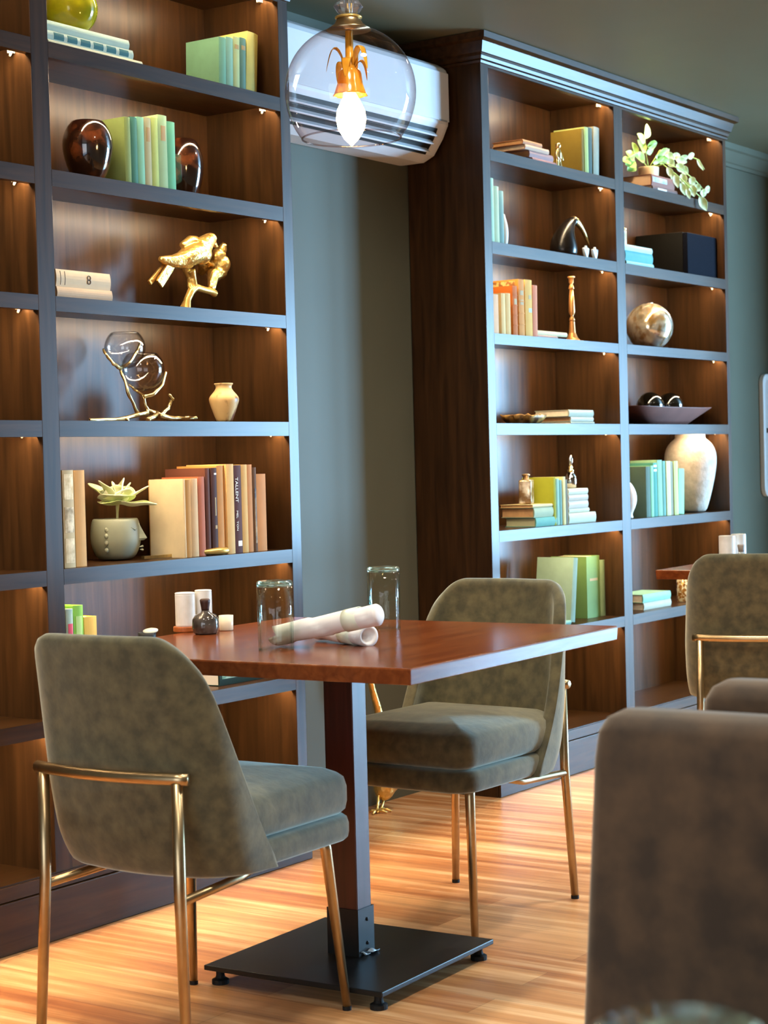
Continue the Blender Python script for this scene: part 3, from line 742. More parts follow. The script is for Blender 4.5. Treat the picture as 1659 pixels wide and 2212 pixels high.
# planter with a face
pc_ = atY(250, 1165, 0.165)
Rp = 54 / ppm(pc_)
pc_.z = TOPS[4] + 0.0006
t = thing('face_planter', 'grey green face-shaped planter holding a pale succulent, fifth shelf', 'planter', pc_)
M_CERAM = mat('grey_green_ceramic', '#8c9280', 0.55, var=0.06, scale=14)
Hh = 0.117
g = G(); nA = 48
def face_fn(a, z):
    return 1.0
fdir = math.atan2(-1.0, 0.55)     # the face looks out to the room, a little to the right
pr = [(0.62, 0.0), (0.82, 0.012), (0.97, 0.04), (1.02, 0.06), (0.98, 0.10), (0.90, Hh), (0.82, Hh), (0.80, Hh - 0.02), (0.3, Hh - 0.022)]
g.lathe([(a * Rp, z) for a, z in pr], nA, cap1=True)
g.build('pot', M_CERAM, t, smooth=True, subd=1)
def fp(dev, z, out=1.0):
    a = fdir + dev; 
    rr = Rp * (1.02 if z < 0.06 else 1.02 - (z - 0.06) * 2.0) * out
    return Vector((rr * math.cos(a), rr * math.sin(a), z))
g = G()
L = []
for z, wdt, out in ((0.108, 0.10, 1.0), (0.09, 0.11, 1.10), (0.072, 0.14, 1.20), (0.060, 0.17, 1.27), (0.054, 0.17, 1.12)):
    L.append([fp(-wdt, z, 0.96), fp(0, z, out), fp(wdt, z, 0.96), fp(0, z, 0.85)])
g.loops(L).build('nose', M_CERAM, t, smooth=False, bevel=0.001)
for z, wdt in ((0.036, 0.16), (0.029, 0.12)):
    G().tube([fp(-wdt, z, 1.0), fp(0, z + (0.001 if z > 0.03 else -0.002), 1.06), fp(wdt, z, 1.0)], [0.001, 0.0035, 0.001], 8).build('lip', M_CERAM, t, smooth=True)
for sg in (-1, 1):
    G().tube([fp(sg * 0.28, 0.092, 1.01), fp(sg * 0.45, 0.085, 1.03), fp(sg * 0.65, 0.092, 1.01)], [0.001, 0.0025, 0.001], 8).build('eyelid', M_CERAM, t, smooth=True)
for z in (0.030, 0.050, 0.069, 0.086):
    G().ell(fp(-1.7, z, 0.99), (0.006, 0.006, 0.0075), n=12, m=8).build('ear_bead', M_CERAM, t, smooth=True)
M_SUCC = mat('pale_succulent', '#c8d49a', 0.6, scale=10, col2='#eef0dc', sheen=0.2)
M_SUCC2 = mat('green_succulent', '#a3b855', 0.6, scale=10, col2='#dfe6bf', sheen=0.2)
G().tube([(0.008, 0, Hh - 0.022), (0.010, 0, Hh + 0.016), (0.012, 0, Hh + 0.045)], [0.0035, 0.0035, 0.006], 8).build('stem', M_SUCC, t, smooth=True)
def leaf(name, m, parent, org, az, el, L_, W_, cup=0.25, curl=0.3, th=0.003, tip=1.0):
    def fn(u, v):
        s = v; wd = 1.6 * W_ * math.sin(PI * min(1, s ** 0.8 * 0.97 + 0.02)) ** 0.8
        x = L_ * s; y = (u - 0.5) * 2 * wd
        z = cup * wd * ((u - 0.5) * 2) ** 2 + curl * L_ * (s ** 2) * 0.5 + 0.06 * wd * math.sin(9 * s + 3 * u)
        return (x, y, z)
    o = G().grid(fn, 6, 10).build(name, m, parent, smooth=True, solid=th, soff=0, subd=1)
    o.rotation_euler = Euler((0, -el, az), 'XYZ'); o.location = org
    return o
top = Vector((0.012, 0, Hh + 0.040))
vd = math.atan2(RT.y, RT.x)       # direction that runs to the right in the photograph
for az, el, L_, W_, m in ((vd + PI - 0.25, 0.45, 0.105, 0.030, M_SUCC2), (vd + PI - 0.7, 0.1, 0.075, 0.026, M_SUCC), (vd - 0.2, -0.18, 0.115, 0.032, M_SUCC2), (vd + 0.1, 0.35, 0.10, 0.018, M_SUCC),
                      (vd + PI + 0.4, 0.75, 0.085, 0.026, M_SUCC), (vd - 1.2, 0.2, 0.07, 0.030, M_SUCC2), (vd - 1.9, 0.25, 0.07, 0.030, M_SUCC), (vd + 1.3, 0.5, 0.08, 0.028, M_SUCC2), (vd + 1.9, 0.5, 0.08, 0.028, M_SUCC),
                      (vd + 0.3, 1.15, 0.075, 0.028, M_SUCC), (vd + PI, 1.2, 0.065, 0.024, M_SUCC), (vd - 1.4, 0.95, 0.06, 0.026, M_SUCC), (vd + 0.2, 0.85, 0.07, 0.026, M_SUCC2), (vd + PI + 1.0, -0.1, 0.07, 0.026, M_SUCC2), (vd - 0.7, 0.55, 0.065, 0.024, M_SUCC)):
    leaf('leaf', m, t, top, az, el, L_, W_)
GR5 = 'orange and brown books on the fifth shelf'
row = [(400, 413, 1037, '#d6a052', 'tan gold book whose cream cover faces left, right of the face planter', 0.022, None),
       (413, 428, 1034, '#eec896', 'cream orange book second in the fifth shelf row', 0.03, None), (429, 443, 1030, '#d4845e', 'salmon red book third in the fifth shelf row', 0.035, None),
       (445, 455, 1012, '#7a4b38', 'thin brown book in front of the tall cream edged one, fifth shelf', 0.035, None), (455, 467, 1011, '#5f382c', 'dark brown book with small gilt lettering left of the thick tan one', 0.03, [(0.3, 0.34, 0.4, 0.8, M_GILT), (0.45, 0.66, 0.45, 0.65, M_GILT), (0.92, 0.94, 0.4, 0.9, M_PRINTW)]),
       (467, 483, 1006, '#e0a660', 'tan orange tall book in the middle of the fifth shelf row', 0.03, None), (483, 499, 1003, '#f0c888', 'pale cream orange book left of the brown lettered one', 0.022, None),
       (500, 517, 1005, '#6e3c30', 'brown book with bold white spine lettering on the fifth shelf', 0.024, [(0.08, 0.14, 0.35, 0.9, M_PRINTW)]), (517, 530, 1004, '#ecc27c', 'pale gold book right of the brown lettered one', 0.024, None),
       (530, 544, 1004, '#d99a5a', 'orange tan book near the right end of the fifth shelf row', 0.03, None), (545, 554, 1010, '#7d5a34', 'mottled dark brown thin book near the right end of the fifth shelf row', 0.03, [(0.1, 0.75, 0.3, 0.9, mat('mottle', '#4a3220', 0.6, scale=40, col2='#b08a54'))]),
       (555, 575, 1024, '#e0a263', 'shorter orange book at the right end of the fifth shelf row', 0.03, None)]
stand('pale cream book whose broad front cover faces left beside the succulent', 396, 401, 1035, 4, 0.020, '#f3e2bd', 0.125, 0.0, GR5, ymid=1110)
for x0, x1, yt, col, lab, yf, bands in row:
    b_ = stand(lab, x0, x1, yt, 4, yf, col, 0.135 if x0 < 440 else 0.15, 0.0, GR5, ymid=1110, bands=bands)
    if x0 == 500:
        text_part('TALLENT', 0.017, M_PRINTW, b_, (0.0095, -0.0046, 0.185), (PI / 2, PI / 2, 0), sx=1.05)
        text_part('MEL  TON', 0.011, M_PRINTW, b_, (0.0095, -0.0046, 0.095), (PI / 2, PI / 2, 0), sx=1.2)
# brass letter opener lying in front of the books
A, B_ = atZ(296, 1199, TOPS[4] + 0.004), atZ(497, 1187, TOPS[4] + 0.012)
A.y, B_.y = max(0.075, min(A.y, 0.10)), 0.0
A = atY(296, 1198, 0.10); B_ = atY(495, 1188, 0.012)
A.z = TOPS[4] + 0.0075; B_.z = TOPS[4] + 0.012
t = thing('letter_opener', 'gold and brass letter opener lying along the fifth shelf edge', 'letter opener', A)
v = B_ - A
G().tube([v * q for q in (0.62, 0.72, 0.86, 0.97, 1.0)], [0.003, 0.007, 0.0105, 0.010, 0.004], 12).build('handle', M_GOLDS, t, smooth=True)
G().tube([v * q for q in (0.38, 0.62)], [0.004, 0.004], 10).build('shaft', M_GOLDS, t, smooth=True)
G().ell(v * 0.40, (0.009, 0.009, 0.0075)).build('collar', M_GOLDL, t, smooth=True)
n_ = Vector((-v.y, v.x, 0)).normalized()
G().loops([[v * q + n_ * s * wd + Vector((0, 0, zz)) for s, zz in ((-1, -0.006), (1, -0.006), (1, 0.002), (-1, 0.002))] for q, wd in ((0.06, 0.008), (0.2, 0.011), (0.36, 0.004))]).build('blade', M_GOLDL, t)

# ---- left bookcase, sixth shelf (low, behind the chair)
gs = 'bright books above the left chair back'
stand('pale blue book with a pink patch beside the green one, above the chair back', 143, 158, 1316, 5, 0.025, '#bcd6cc', 0.10, 0, gs, ymid=1350, bands=[(0.62, 0.86, 0.2, 0.9, cloth('#e86a80'))])
stand('bright green book standing above the left chair back', 159, 180, 1308, 5, 0.03, '#9ad25e', 0.10, 0, gs, ymid=1350, bands=[(0.55, 0.9, 0.2, 0.8, cloth('#c8e89a'))])
stand('yellow book with a small dark label beside the green one', 182, 209, 1332, 5, 0.04, '#ecc868', 0.10, 0, gs, ymid=1355, bands=[(0.64, 0.8, 0.3, 0.7, cloth('#8a6a5a'))])
o_ = lie('dark green thick book with white pages lying on the low shelf under the table', 473, 575, TOPS[5], 0.043, 0.05, '#2f4a3c', 0.15, ypx=1475, pages=M_PRINTW, bands=[(0.20, 0.95, 0.45, 0.72, mat('pale_green_print', '#b9d3bb', 0.6, scale=60, col2='#5f8a70'))])

# ================================================================== RIGHT BOOKCASE, left bay
gs = 'lying books left of the small gold figure'
z1 = TOPS[0]
lie('bottom pinkish lying book of the stack left of the small gold figure', 1150, 1210, z1, 0.022, 0.05, '#c99a92', 0.12, ypx=350, group=gs, pages=M_PAGES)
lie('mauve lying book second from the bottom, left of the small gold figure', 1143, 1194, z1 + 0.0228, 0.025, 0.055, '#c4a09a', 0.13, ypx=345, group=gs, pages=M_PAGESB)
lie('peach lying book second from the top, left of the small gold figure', 1134, 1185, z1 + 0.0486, 0.018, 0.055, '#e3bfa4', 0.14, ypx=335, group=gs, pages=M_PAGES)
lie('tan book on top of the lying stack left of the small gold figure', 1129, 1170, z1 + 0.0674, 0.017, 0.06, '#cf9a70', 0.13, ypx=325, group=gs, pages=M_PAGESB)
p = atY(1216, 345, 0.03)
t = thing('figurine', 'small gold standing figurine in front of the olive book', 'figurine', (p.x, 0.05, z1 + 0.0006))
G().tube([(-0.010, 0, 0.003), (-0.009, 0, 0.03), (-0.005, 0, 0.045)], [0.008, 0.006, 0.007], 10).tube([(0.012, -0.004, 0.003), (0.009, 0, 0.03), (0.005, 0, 0.045)], [0.008, 0.006, 0.007], 10).tube([(0, 0, 0.04), (0, 0, 0.062), (0, 0, 0.080)], [0.013, 0.014, 0.007], 12).build('body', M_GOLDL, t, smooth=True, remesh=0.002)
G().ell((0, 0, 0.090), (0.011, 0.011, 0.012)).build('head', M_GOLDL, t, smooth=True)
for s in (-1, 1): G().tube([(s * 0.012, 0, 0.070), (s * 0.022, -0.004, 0.05), (s * 0.016, -0.01, 0.035)], [0.005, 0.004, 0.004], 8).build('arm', M_GOLDL, t, smooth=True)
GR = 'olive and grey books on the top shelf of right bookcase'
stand('olive gold book whose cover faces left behind the small gold figurine', 1256, 1261, 279, 0, 0.04, '#a08a34', 0.135, 0.0, GR, ymid=330)
stand('lime edged book right of the olive gold cover', 1261, 1269, 275, 0, 0.036, '#c8d48a', 0.135, 0.0, GR, ymid=330)
stand('dark teal grey book second from right on the top shelf of right bookcase', 1270, 1279, 277, 0, 0.05, '#5d726a', 0.13, 0.03, GR, ymid=330)
stand('pale grey book leaning at the right end of the olive book row', 1278, 1290, 275, 0, 0.045, '#b9b7a2', 0.13, 0.05, GR, ymid=330)
# second shelf
GR = 'pale green and white books at the left end beside the black bird'
stand('pale green tall book at the far left of the black bird shelf', 1056, 1067, 385, 1, 0.03, '#bcdcc0', 0.13, 0, GR, ymid=460)
stand('cream green book second on the black bird shelf', 1067, 1078, 403, 1, 0.035, '#cfdcb8', 0.13, 0, GR, ymid=460)
stand('teal grey book third on the black bird shelf', 1078, 1088, 413, 1, 0.05, '#8fb0a8', 0.13, 0, GR, ymid=460)
lathe_at('vase', 'small white vase half hidden beside the pale green books on the black bird shelf', 'vase', [(0.5, 0), (0.8, 0.1), (1.0, 0.4), (0.85, 0.7), (0.4, 0.9), (0.4, 1.0)], 1087, 462, 530, 24, 1, 0.075, mat('white_ceramic', '#e4e2d8', 0.4, var=0.03))
# black bird with long gold beak
def kz(cx, cy): return (1180 + cx * 0.09644, 440 + cy * 0.09644)
YK = 0.10
base = atY(*kz(390, 1100), YK); base.z = TOPS[1] + 0.0006
t = thing('bird_figurine', 'black sitting bird figurine with long curved gold beak on right bookcase', 'figurine', base)
def RK(cx, cy, dy=0.0):
    p_ = atY(*kz(cx, cy), YK + dy); return Vector((p_.x, YK + dy, p_.z)) - base
sk = 0.09644 / ppm(base)
M_BLKG = mat('black_glazed', '#17120f', 0.25, var=0.1, scale=8)
M_SILV = mat('pale_silver', '#e2ecee', 0.3, 0.2, var=0.03)
g = G()
b0 = RK(390, 1100); b0.z = 0.003
g.tube([b0, b0 + Vector((0, 0, 0.012)), RK(385, 940), RK(390, 780), RK(440, 600), RK(500, 470), RK(570, 400), RK(640, 380)], [0.8 * 300 * sk, 318 * sk, 318 * sk, 270 * sk, 195 * sk, 140 * sk, 105 * sk, 85 * sk], 22)
g.ell(RK(600, 400), (120 * sk, 110 * sk, 105 * sk))
g.build('body', M_BLKG, t, smooth=True, subd=1)
g = G(); g.tube([RK(600, 360), RK(690, 420), RK(780, 530), RK(860, 680), RK(930, 860), RK(980, 1020)], [90 * sk, 80 * sk, 60 * sk, 48 * sk, 36 * sk, 14 * sk], 12)
g.build('beak', M_GOLDL, t, smooth=True)
for cx, cy in ((885, 1180), (1085, 1220)):
    q = RK(cx, cy, -0.045); q.z = 0.0055
    g = G(); g.ell(q + Vector((0, 0, 0.012)), (0.013, 0.008, 0.015), n=12, m=8)
    for dx, dz in ((-0.019, 0.040), (0.001, 0.050), (0.020, 0.041)):
        g.tube([q + Vector((0, 0, 0.004)), q + Vector((dx * 0.6, 0, dz * 0.6)), q + Vector((dx, 0.0, dz))], [0.009, 0.008, 0.0055], 8)
    g.build('foot', M_SILV, t, smooth=True, remesh=0.0018)
# third shelf : orange books, candlestick
GR = 'orange and leather books on the third shelf of right bookcase'
row = [(1060, 1077, 636, '#f0c49c', 'pale peach short book at the far left of the orange book row', 0.02, None, False), (1083, 1092, 634, '#f4d79c', 'cream yellow short book second in the orange book row', 0.02, None, False), (1093, 1103, 634, '#ecc98a', 'pale gold short book third in the orange book row', 0.02, None, False),
       (1108, 1118, 618, '#d9822e', 'orange ribbed leather book in the middle of the orange book row', 0.025, [(0.62, 0.74, 0.2, 0.8, M_GILT)], True), (1121, 1133, 604, '#e8a44e', 'tall pale orange ribbed book with patterned gold cover behind the short ones', 0.025, [(0.55, 0.64, 0.2, 0.8, M_GILT), (0.72, 0.80, 0.2, 0.8, M_GILT)], True),
       (1135, 1150, 605, '#f0bf62', 'tall golden yellow book with a small grey label on its spine', 0.028, [(0.66, 0.73, 0.4, 0.8, M_GILT), (0.43, 0.50, 0.4, 0.9, M_GREY)], False), (1151, 1161, 617, '#e89a72', 'salmon leaning book at the right end of the orange book row', 0.03, None, False)]
for x0, x1, yt, col, lab, yf, bands, rg in row:
    b_ = stand(lab, x0, x1, yt, 2, yf, col, 0.14, 0.02 if x0 == 1151 else 0.0, GR, ymid=680, bands=bands, ridges=rg)
    if x0 == 1121:
        h = max(v.co.z for v in b_.children[0].data.vertices)
        G().box(-0.0008, 0.0, 0.015, 0.13, 0.01, h - 0.006).build('patterned_cover', mat('gold_pattern', '#8a5a2c', 0.6, scale=55, col2='#d7ad6c', contrast=(0.45, 0.55)), b_)
gs = 'thin books lying beside the candlestick'
lie('pale cream thin book on top, lying against the brass candlestick', 1158, 1224, TOPS[2] + 0.0128, 0.017, 0.045, '#f0dcb4', 0.12, ypx=718, group=gs)
lie('thin mauve book underneath, lying left of the brass candlestick', 1155, 1204, TOPS[2], 0.012, 0.04, '#cdb0a2', 0.12, ypx=728, group=gs)
M_CANDW = mat('golden_turned_metal', '#c98f52', 0.35, 0.5, var=0.1, scale=14)
p = atY(1236, 700, 0.075); H = atY(1236, 598, 0.075).z - TOPS[2]
t = thing('candlestick', 'tall slender golden turned candlestick on the third shelf of right bookcase', 'candlestick', (p.x, 0.075, TOPS[2] + 0.0006))
k = 1 / ppm(p)
G().box(-18 * k, 18 * k, -18 * k, 18 * k, 0, 0.006).lathe([(17 * k, 0.006), (12 * k, 0.016), (7.5 * k, 0.035), (6 * k, 0.07), (6 * k, 0.08)], 24).build('base', M_CANDW, t, smooth=False, bevel=0.001)
G().lathe([(0.6 * 7 * k, 0.08), (6.5 * k, 0.086), (4.5 * k, 0.096), (2.5 * k, 0.102), (5.5 * k, 0.108), (7 * k, 0.118), (6.2 * k, 0.16), (4 * k, 0.205), (3.4 * k, H - 0.052), (6.2 * k, H - 0.047), (4.2 * k, H - 0.034), (2.6 * k, H - 0.030), (5.2 * k, H - 0.024), (5.6 * k, H - 0.006), (8 * k, H - 0.005), (8 * k, H), (4 * k, H), (3.5 * k, H - 0.01)], 24).build('shaft', M_CANDW, t, smooth=True)
# fourth shelf: natural edge dish and lying books
p = atY(1142, 905, 0.11)
M_BARK = mat('gilded_bark', '#5a3c1c', 0.45, 0.3, scale=30, col2='#c99a4e', contrast=(0.4, 0.62), bump=0.8, bscale=38, detail=6)
k = 1 / ppm(p)
g = G(); Lo = []; n = 44
rnd = [random.uniform(0.88, 1.1) for _ in range(n)]
for rr, z in ((0.55, 0.002), (0.72, 0.006), (0.86, 0.018), (0.98, 0.034), (0.93, 0.037), (0.78, 0.022), (0.5, 0.012)):
    Lo.append([(rr * 0.118 * math.cos(2 * PI * i / n) * (1 + (rnd[i] - 1) * rr), rr * 0.085 * math.sin(2 * PI * i / n) * rnd[i], z + 0.005 * (rnd[(i * 7) % n] - 1) * 8 * (z > 0.03)) for i in range(n)])
tag(g.loops(Lo).build('dish', M_BARK, None, smooth=True, loc=(p.x, 0.13, TOPS[3] + 0.0006)), 'rough gold and brown natural edge dish on the fourth shelf of right bookcase', 'dish')
gs = 'pale lying books right of the natural edge dish'
lie('grey white book at the bottom, right of the natural edge dish', 1232, 1283, TOPS[3], 0.010, 0.055, '#cfd3bd', 0.15, ypx=912, group=gs)
lie('thin pale book in the middle, right of the natural edge dish', 1232, 1281, TOPS[3] + 0.0108, 0.018, 0.055, '#d9d2bd', 0.145, ypx=905, group=gs, pages=M_PAGESB)
lie('pale grey green book on top, right of the natural edge dish', 1228, 1281, TOPS[3] + 0.0296, 0.026, 0.055, '#c3c4ae', 0.15, ypx=890, group=gs)
# fifth shelf
gs = 'lying books under the square mercury glass bottle'
z5 = TOPS[4]
lie('teal spined book at the bottom under the square mercury glass bottle', 1157, 1206, z5, 0.034, 0.03, '#7fb8a8', 0.13, ypx=1130, group=gs, pages=mat('greenish_pages', '#b9b58c', 0.85, var=0.05))
lie('grey green book with orange pages, middle of stack under mercury glass bottle', 1153, 1201, z5 + 0.0348, 0.036, 0.034, '#b9c2a2', 0.14, ypx=1108, group=gs, pages=M_PAGESB)
lie('thin pale cream book directly under the square mercury glass bottle', 1150, 1193, z5 + 0.0716, 0.012, 0.036, '#e3d4a4', 0.14, ypx=1098, group=gs, pages=M_PAGESB)
M_MERC = mat('mercury_glass', '#8a6a44', 0.22, 0.55, scale=26, col2='#ecdcc0', contrast=(0.42, 0.6), bump=0.6, bscale=30)
p = atY(1137, 1065, 0.10)
t = thing('bottle', 'square mercury glass bottle standing on a pile of books, fifth shelf right bookcase', 'bottle', (p.x, 0.10, z5 + 0.0846), 0.35)
G().box(-0.034, 0.034, -0.024, 0.024, 0, 0.092).build('bottle_body', M_MERC, t, bevel=0.006, seg=3)
G().lathe([(0.012, 0.092), (0.011, 0.104), (0.015, 0.106), (0.016, 0.112), (0.010, 0.114)], 16).build('bottle_neck', M_MERC, t, smooth=True)
GR = 'lime, teal and cream books between the bottle and the white lying books'
stand('lime green book whose cover faces left behind the square bottle', 1196, 1201, 1031, 4, 0.03, '#b3b83a', 0.135, 0, GR, ymid=1085)
stand('pale teal book right of the lime green cover, fifth shelf right bookcase', 1201, 1207, 1034, 4, 0.028, '#a6cdbb', 0.13, 0, GR, ymid=1085)
stand('dusty teal book in the middle, right of the lime green cover', 1208, 1214, 1037, 4, 0.03, '#86b2a6', 0.13, 0, GR, ymid=1085)
stand('cream yellow book left of the silver bottle, fifth shelf right bookcase', 1214, 1220, 1030, 4, 0.026, '#ece2a6', 0.13, 0, GR, ymid=1085)
stand('thin grey book against the white lying books, fifth shelf right bookcase', 1221, 1226, 1036, 4, 0.028, '#8f8e80', 0.13, 0, GR, ymid=1085)
gs = 'white and grey books lying under the silver bottle'
zz = z5
for th, x1, col, lab in ((0.040, 1286, '#d8dac2', 'thickest grey green white book at the bottom under the silver bottle'), (0.017, 1272, '#cfd0bc', 'thin pale green book second from the bottom under the silver bottle'), (0.028, 1270, '#d9cdbd', 'pinkish white book third from the bottom under the silver bottle'),
                        (0.024, 1270, '#d6c8b4', 'beige white book second from the top under the silver bottle'), (0.022, 1270, '#dcdcc2', 'pale cream green book on top, directly under the silver bottle')):
    lie(lab, 1228, x1, zz, th, 0.055 if x1 < 1280 else 0.045, col, 0.13, ypx=1100, group=gs); zz += th + 0.0008
p = atY(1232, 1040, 0.10)
t = thing('perfume_bottle', 'silver teardrop bottle with tall stopper on the white lying books', 'bottle', (p.x + 0.005, 0.10, zz + 0.0006))
G().lathe([(0.010, 0), (0.020, 0.003), (0.023, 0.02), (0.022, 0.045), (0.014, 0.060), (0.010, 0.064)], 28).build('bottle_body', M_CHROME, t, smooth=True)
G().lathe([(0.012, 0.064), (0.013, 0.070), (0.008, 0.074), (0.009, 0.082), (0.006, 0.088)], 20).build('bottle_collar', M_GOLDL, t, smooth=True)
G().lathe([(0.005, 0.088), (0.009, 0.102), (0.009, 0.116), (0.004, 0.128), (0.001, 0.130)], 20).build('stopper', M_CHROME, t, smooth=True)
# sixth shelf
z6 = TOPS[5]
GR = 'green books above the far side chair, sixth shelf of right bookcase'
A = atY(1238, 1280, 0.045)
h_ = (atY(1238, 1207, 0.045).z - z6)
b_ = book('large grey teal book leaning right with its cover facing left, above the far chair', 0.034, h_, 0.16, '#9db6a4', (atY(1236, 1340, 0.04).x - 0.012, 0.04, z6 + 0.008), (0, 0.14, 0), GR)
stand('tall green book standing behind the leaning grey teal one', 1268, 1296, 1201, 5, 0.085, '#86a562', 0.16, 0, GR, ymid=1270, bands=[(0.6, 0.64, 0.2, 0.8, M_GILT)])
stand('narrow pale green book at the right end of the green book row, sixth shelf', 1297, 1307, 1210, 5, 0.085, '#a6bd90', 0.15, 0, GR, ymid=1270)
lie('small teal lying book peeking out right of the far chair back', 1200, 1233, z6, 0.016, 0.03, '#9cc9b8', 0.10, ypx=1345, group=GR)
stand('small teal upright book peeking out right of the far chair back', 1219, 1231, 1317, 5, 0.07, '#7fb2a4', 0.08, 0, GR, ymid=1335)
stand('pale yellow narrow book showing just above the far chair back', 1082, 1091, 1229, 5, 0.03, '#ecdf9e', 0.10, 0, GR, ymid=1260)

# ================================================================== RIGHT BOOKCASE, right bay
gs = 'books under the trailing plant'
lie('thin brown book with pale lettering at the bottom under the trailing plant', 1409, 1462, TOPS[0], 0.022, 0.03, '#8a6a60', 0.12, ypx=410, group=gs, bands=[(0.45, 0.8, 0.3, 0.7, M_PRINTW)])
lie('thick salmon brown book with peach pages and bluish label under the trailing plant', 1407, 1456, TOPS[0] + 0.0228, 0.046, 0.034, '#a8705c', 0.17, ypx=390, group=gs, pages=mat('peach_pages', '#f0c8a0', 0.85, var=0.04), bands=[(0.35, 0.97, 0.35, 0.8, mat('blue_label', '#8aa0b0', 0.6, scale=40, col2='#d0d0d0'))])
p = atY(1401, 365, 0.125)
t = thing('potted_plant', 'leafy green trailing plant in small pale pot on top shelf of right bookcase', 'plant', (p.x, 0.125, TOPS[0] + 0.0704))
M_POT = mat('pale_pot', '#e8d3a8', 0.5, var=0.05)
G().lathe([(0.040, 0), (0.045, 0.004), (0.048, 0.05), (0.046, 0.055), (0.040, 0.053), (0.036, 0.045)], 28, sq=(1, 0.9)).build('pot', M_POT, t, smooth=True)
M_LEAFG = mat('fresh_green_leaf', '#8fbf4a', 0.5, scale=12, col2='#cfe48a')
M_LEAFV = mat('variegated_leaf', '#a9bf7a', 0.5, scale=10, col2='#f0e8c0')
org = Vector((0, 0, 0.05))
def RPt(px, py, y):
    q = atY(px, py, y); return Vector((q.x, y, q.z)) - Vector(t.location)
stems = [([org, RPt(1395, 330, 0.10), RPt(1393, 300, 0.08)], M_LEAFG), ([org, RPt(1375, 330, 0.11), RPt(1352, 345, 0.10)], M_LEAFG), ([org, RPt(1425, 325, 0.10), RPt(1446, 322, 0.09)], M_LEAFG),
         ([org, RPt(1440, 340, 0.09), RPt(1490, 338, 0.06), RPt(1510, 346, 0.04), RPt(1522, 366, 0.02)], M_LEAFV),
         ([org, RPt(1432, 355, 0.08), RPt(1462, 378, 0.03), RPt(1490, 405, 0.00), RPt(1512, 425, -0.015), RPt(1528, 448, -0.02)], M_LEAFV),
         ([org, RPt(1430, 350, 0.07), RPt(1470, 365, 0.04), RPt(1500, 388, 0.01), RPt(1522, 412, -0.01)], M_LEAFV)]
for pts, m in stems:
    G().tube(pts, [0.0024] * (len(pts) - 1) + [0.0012], 6).build('vine', M_LEAFG, t, smooth=True)
def pleaf(px, py, y, ang, L_, W_, m, tilt=0.0):
    """a leaf whose tip points at image-like angle ang (0 = right along the shelf, 90 = up)"""
    o = leaf('leaf', m, t, RPt(px, py, y), 0, 0, L_ * 1.15, W_ * 0.82, cup=0.35, curl=0.12, th=0.0012)
    o.rotation_euler = (Matrix.Rotation(-0.35, 3, 'Z') @ Matrix.Rotation(-ang, 3, 'Y') @ Matrix.Rotation(PI / 2 + 0.25 + tilt, 3, 'X')).to_euler()
D = math.radians
for px, py, y, a, L_, W_, m, tl in ((1395, 300, 0.08, D(88), 0.055, 0.020, M_LEAFG, 0), (1392, 310, 0.08, D(140), 0.050, 0.018, M_LEAFG, 0), (1398, 316, 0.08, D(20), 0.050, 0.017, M_LEAFG, 0.2), (1394, 330, 0.09, D(135), 0.060, 0.020, M_LEAFG, 0),
        (1396, 330, 0.09, D(40), 0.048, 0.018, M_LEAFG, 0.3), (1393, 346, 0.10, D(165), 0.060, 0.020, M_LEAFG, 0), (1370, 345, 0.11, D(150), 0.050, 0.020, M_LEAFG, 0), (1372, 348, 0.11, D(200), 0.055, 0.022, M_LEAFG, 0), (1375, 335, 0.11, D(120), 0.050, 0.018, M_LEAFG, 0),
        (1362, 350, 0.11, D(180), 0.045, 0.018, M_LEAFG, 0.3), (1372, 356, 0.12, D(210), 0.05, 0.018, M_LEAFG, 0), (1415, 338, 0.09, D(25), 0.060, 0.016, M_LEAFG, 0.5), (1420, 345, 0.09, D(5), 0.055, 0.015, M_LEAFG, 0.3), (1425, 330, 0.09, D(15), 0.050, 0.013, M_LEAFG, 0), (1410, 350, 0.08, D(20), 0.06, 0.014, M_LEAFG, 0.6),
        (1436, 332, 0.09, D(-20), 0.050, 0.014, M_LEAFV, 0), (1440, 345, 0.08, D(-30), 0.045, 0.014, M_LEAFV, 0), (1450, 338, 0.08, D(10), 0.045, 0.012, M_LEAFV, 0), (1460, 345, 0.07, D(-5), 0.055, 0.013, M_LEAFV, 0), (1468, 340, 0.07, D(5), 0.045, 0.011, M_LEAFV, 0.3), (1485, 340, 0.06, D(25), 0.038, 0.012, M_LEAFV, 0), (1505, 345, 0.04, D(-50), 0.050, 0.007, M_LEAFV, 0),
        (1440, 362, 0.06, D(-50), 0.048, 0.012, M_LEAFV, 0), (1450, 372, 0.05, D(-60), 0.042, 0.013, M_LEAFV, 0), (1460, 355, 0.05, D(-30), 0.05, 0.014, M_LEAFV, 0), (1470, 360, 0.05, D(-35), 0.045, 0.014, M_LEAFV, 0), (1456, 378, 0.03, D(-70), 0.05, 0.013, M_LEAFV, 0), (1472, 375, 0.03, D(-75), 0.045, 0.015, M_LEAFV, 0), (1478, 390, 0.02, D(-80), 0.05, 0.016, M_LEAFV, 0),
        (1488, 385, 0.02, D(-35), 0.038, 0.014, M_LEAFV, 0), (1470, 395, 0.02, D(-65), 0.05, 0.012, M_LEAFV, 0), (1492, 400, 0.0, D(-70), 0.045, 0.016, M_LEAFV, 0), (1500, 400, 0.0, D(-30), 0.036, 0.013, M_LEAFV, 0), (1482, 408, -0.004, D(-65), 0.04, 0.010, M_LEAFV, 0), (1512, 416, -0.01, D(0), 0.034, 0.014, M_LEAFV, 0), (1510, 425, -0.014, D(-55), 0.062, 0.016, M_LEAFV, 0), (1522, 412, -0.012, D(30), 0.030, 0.013, M_LEAFV, 0)):
    pleaf(px, py, y, a, L_, W_, m, tl)
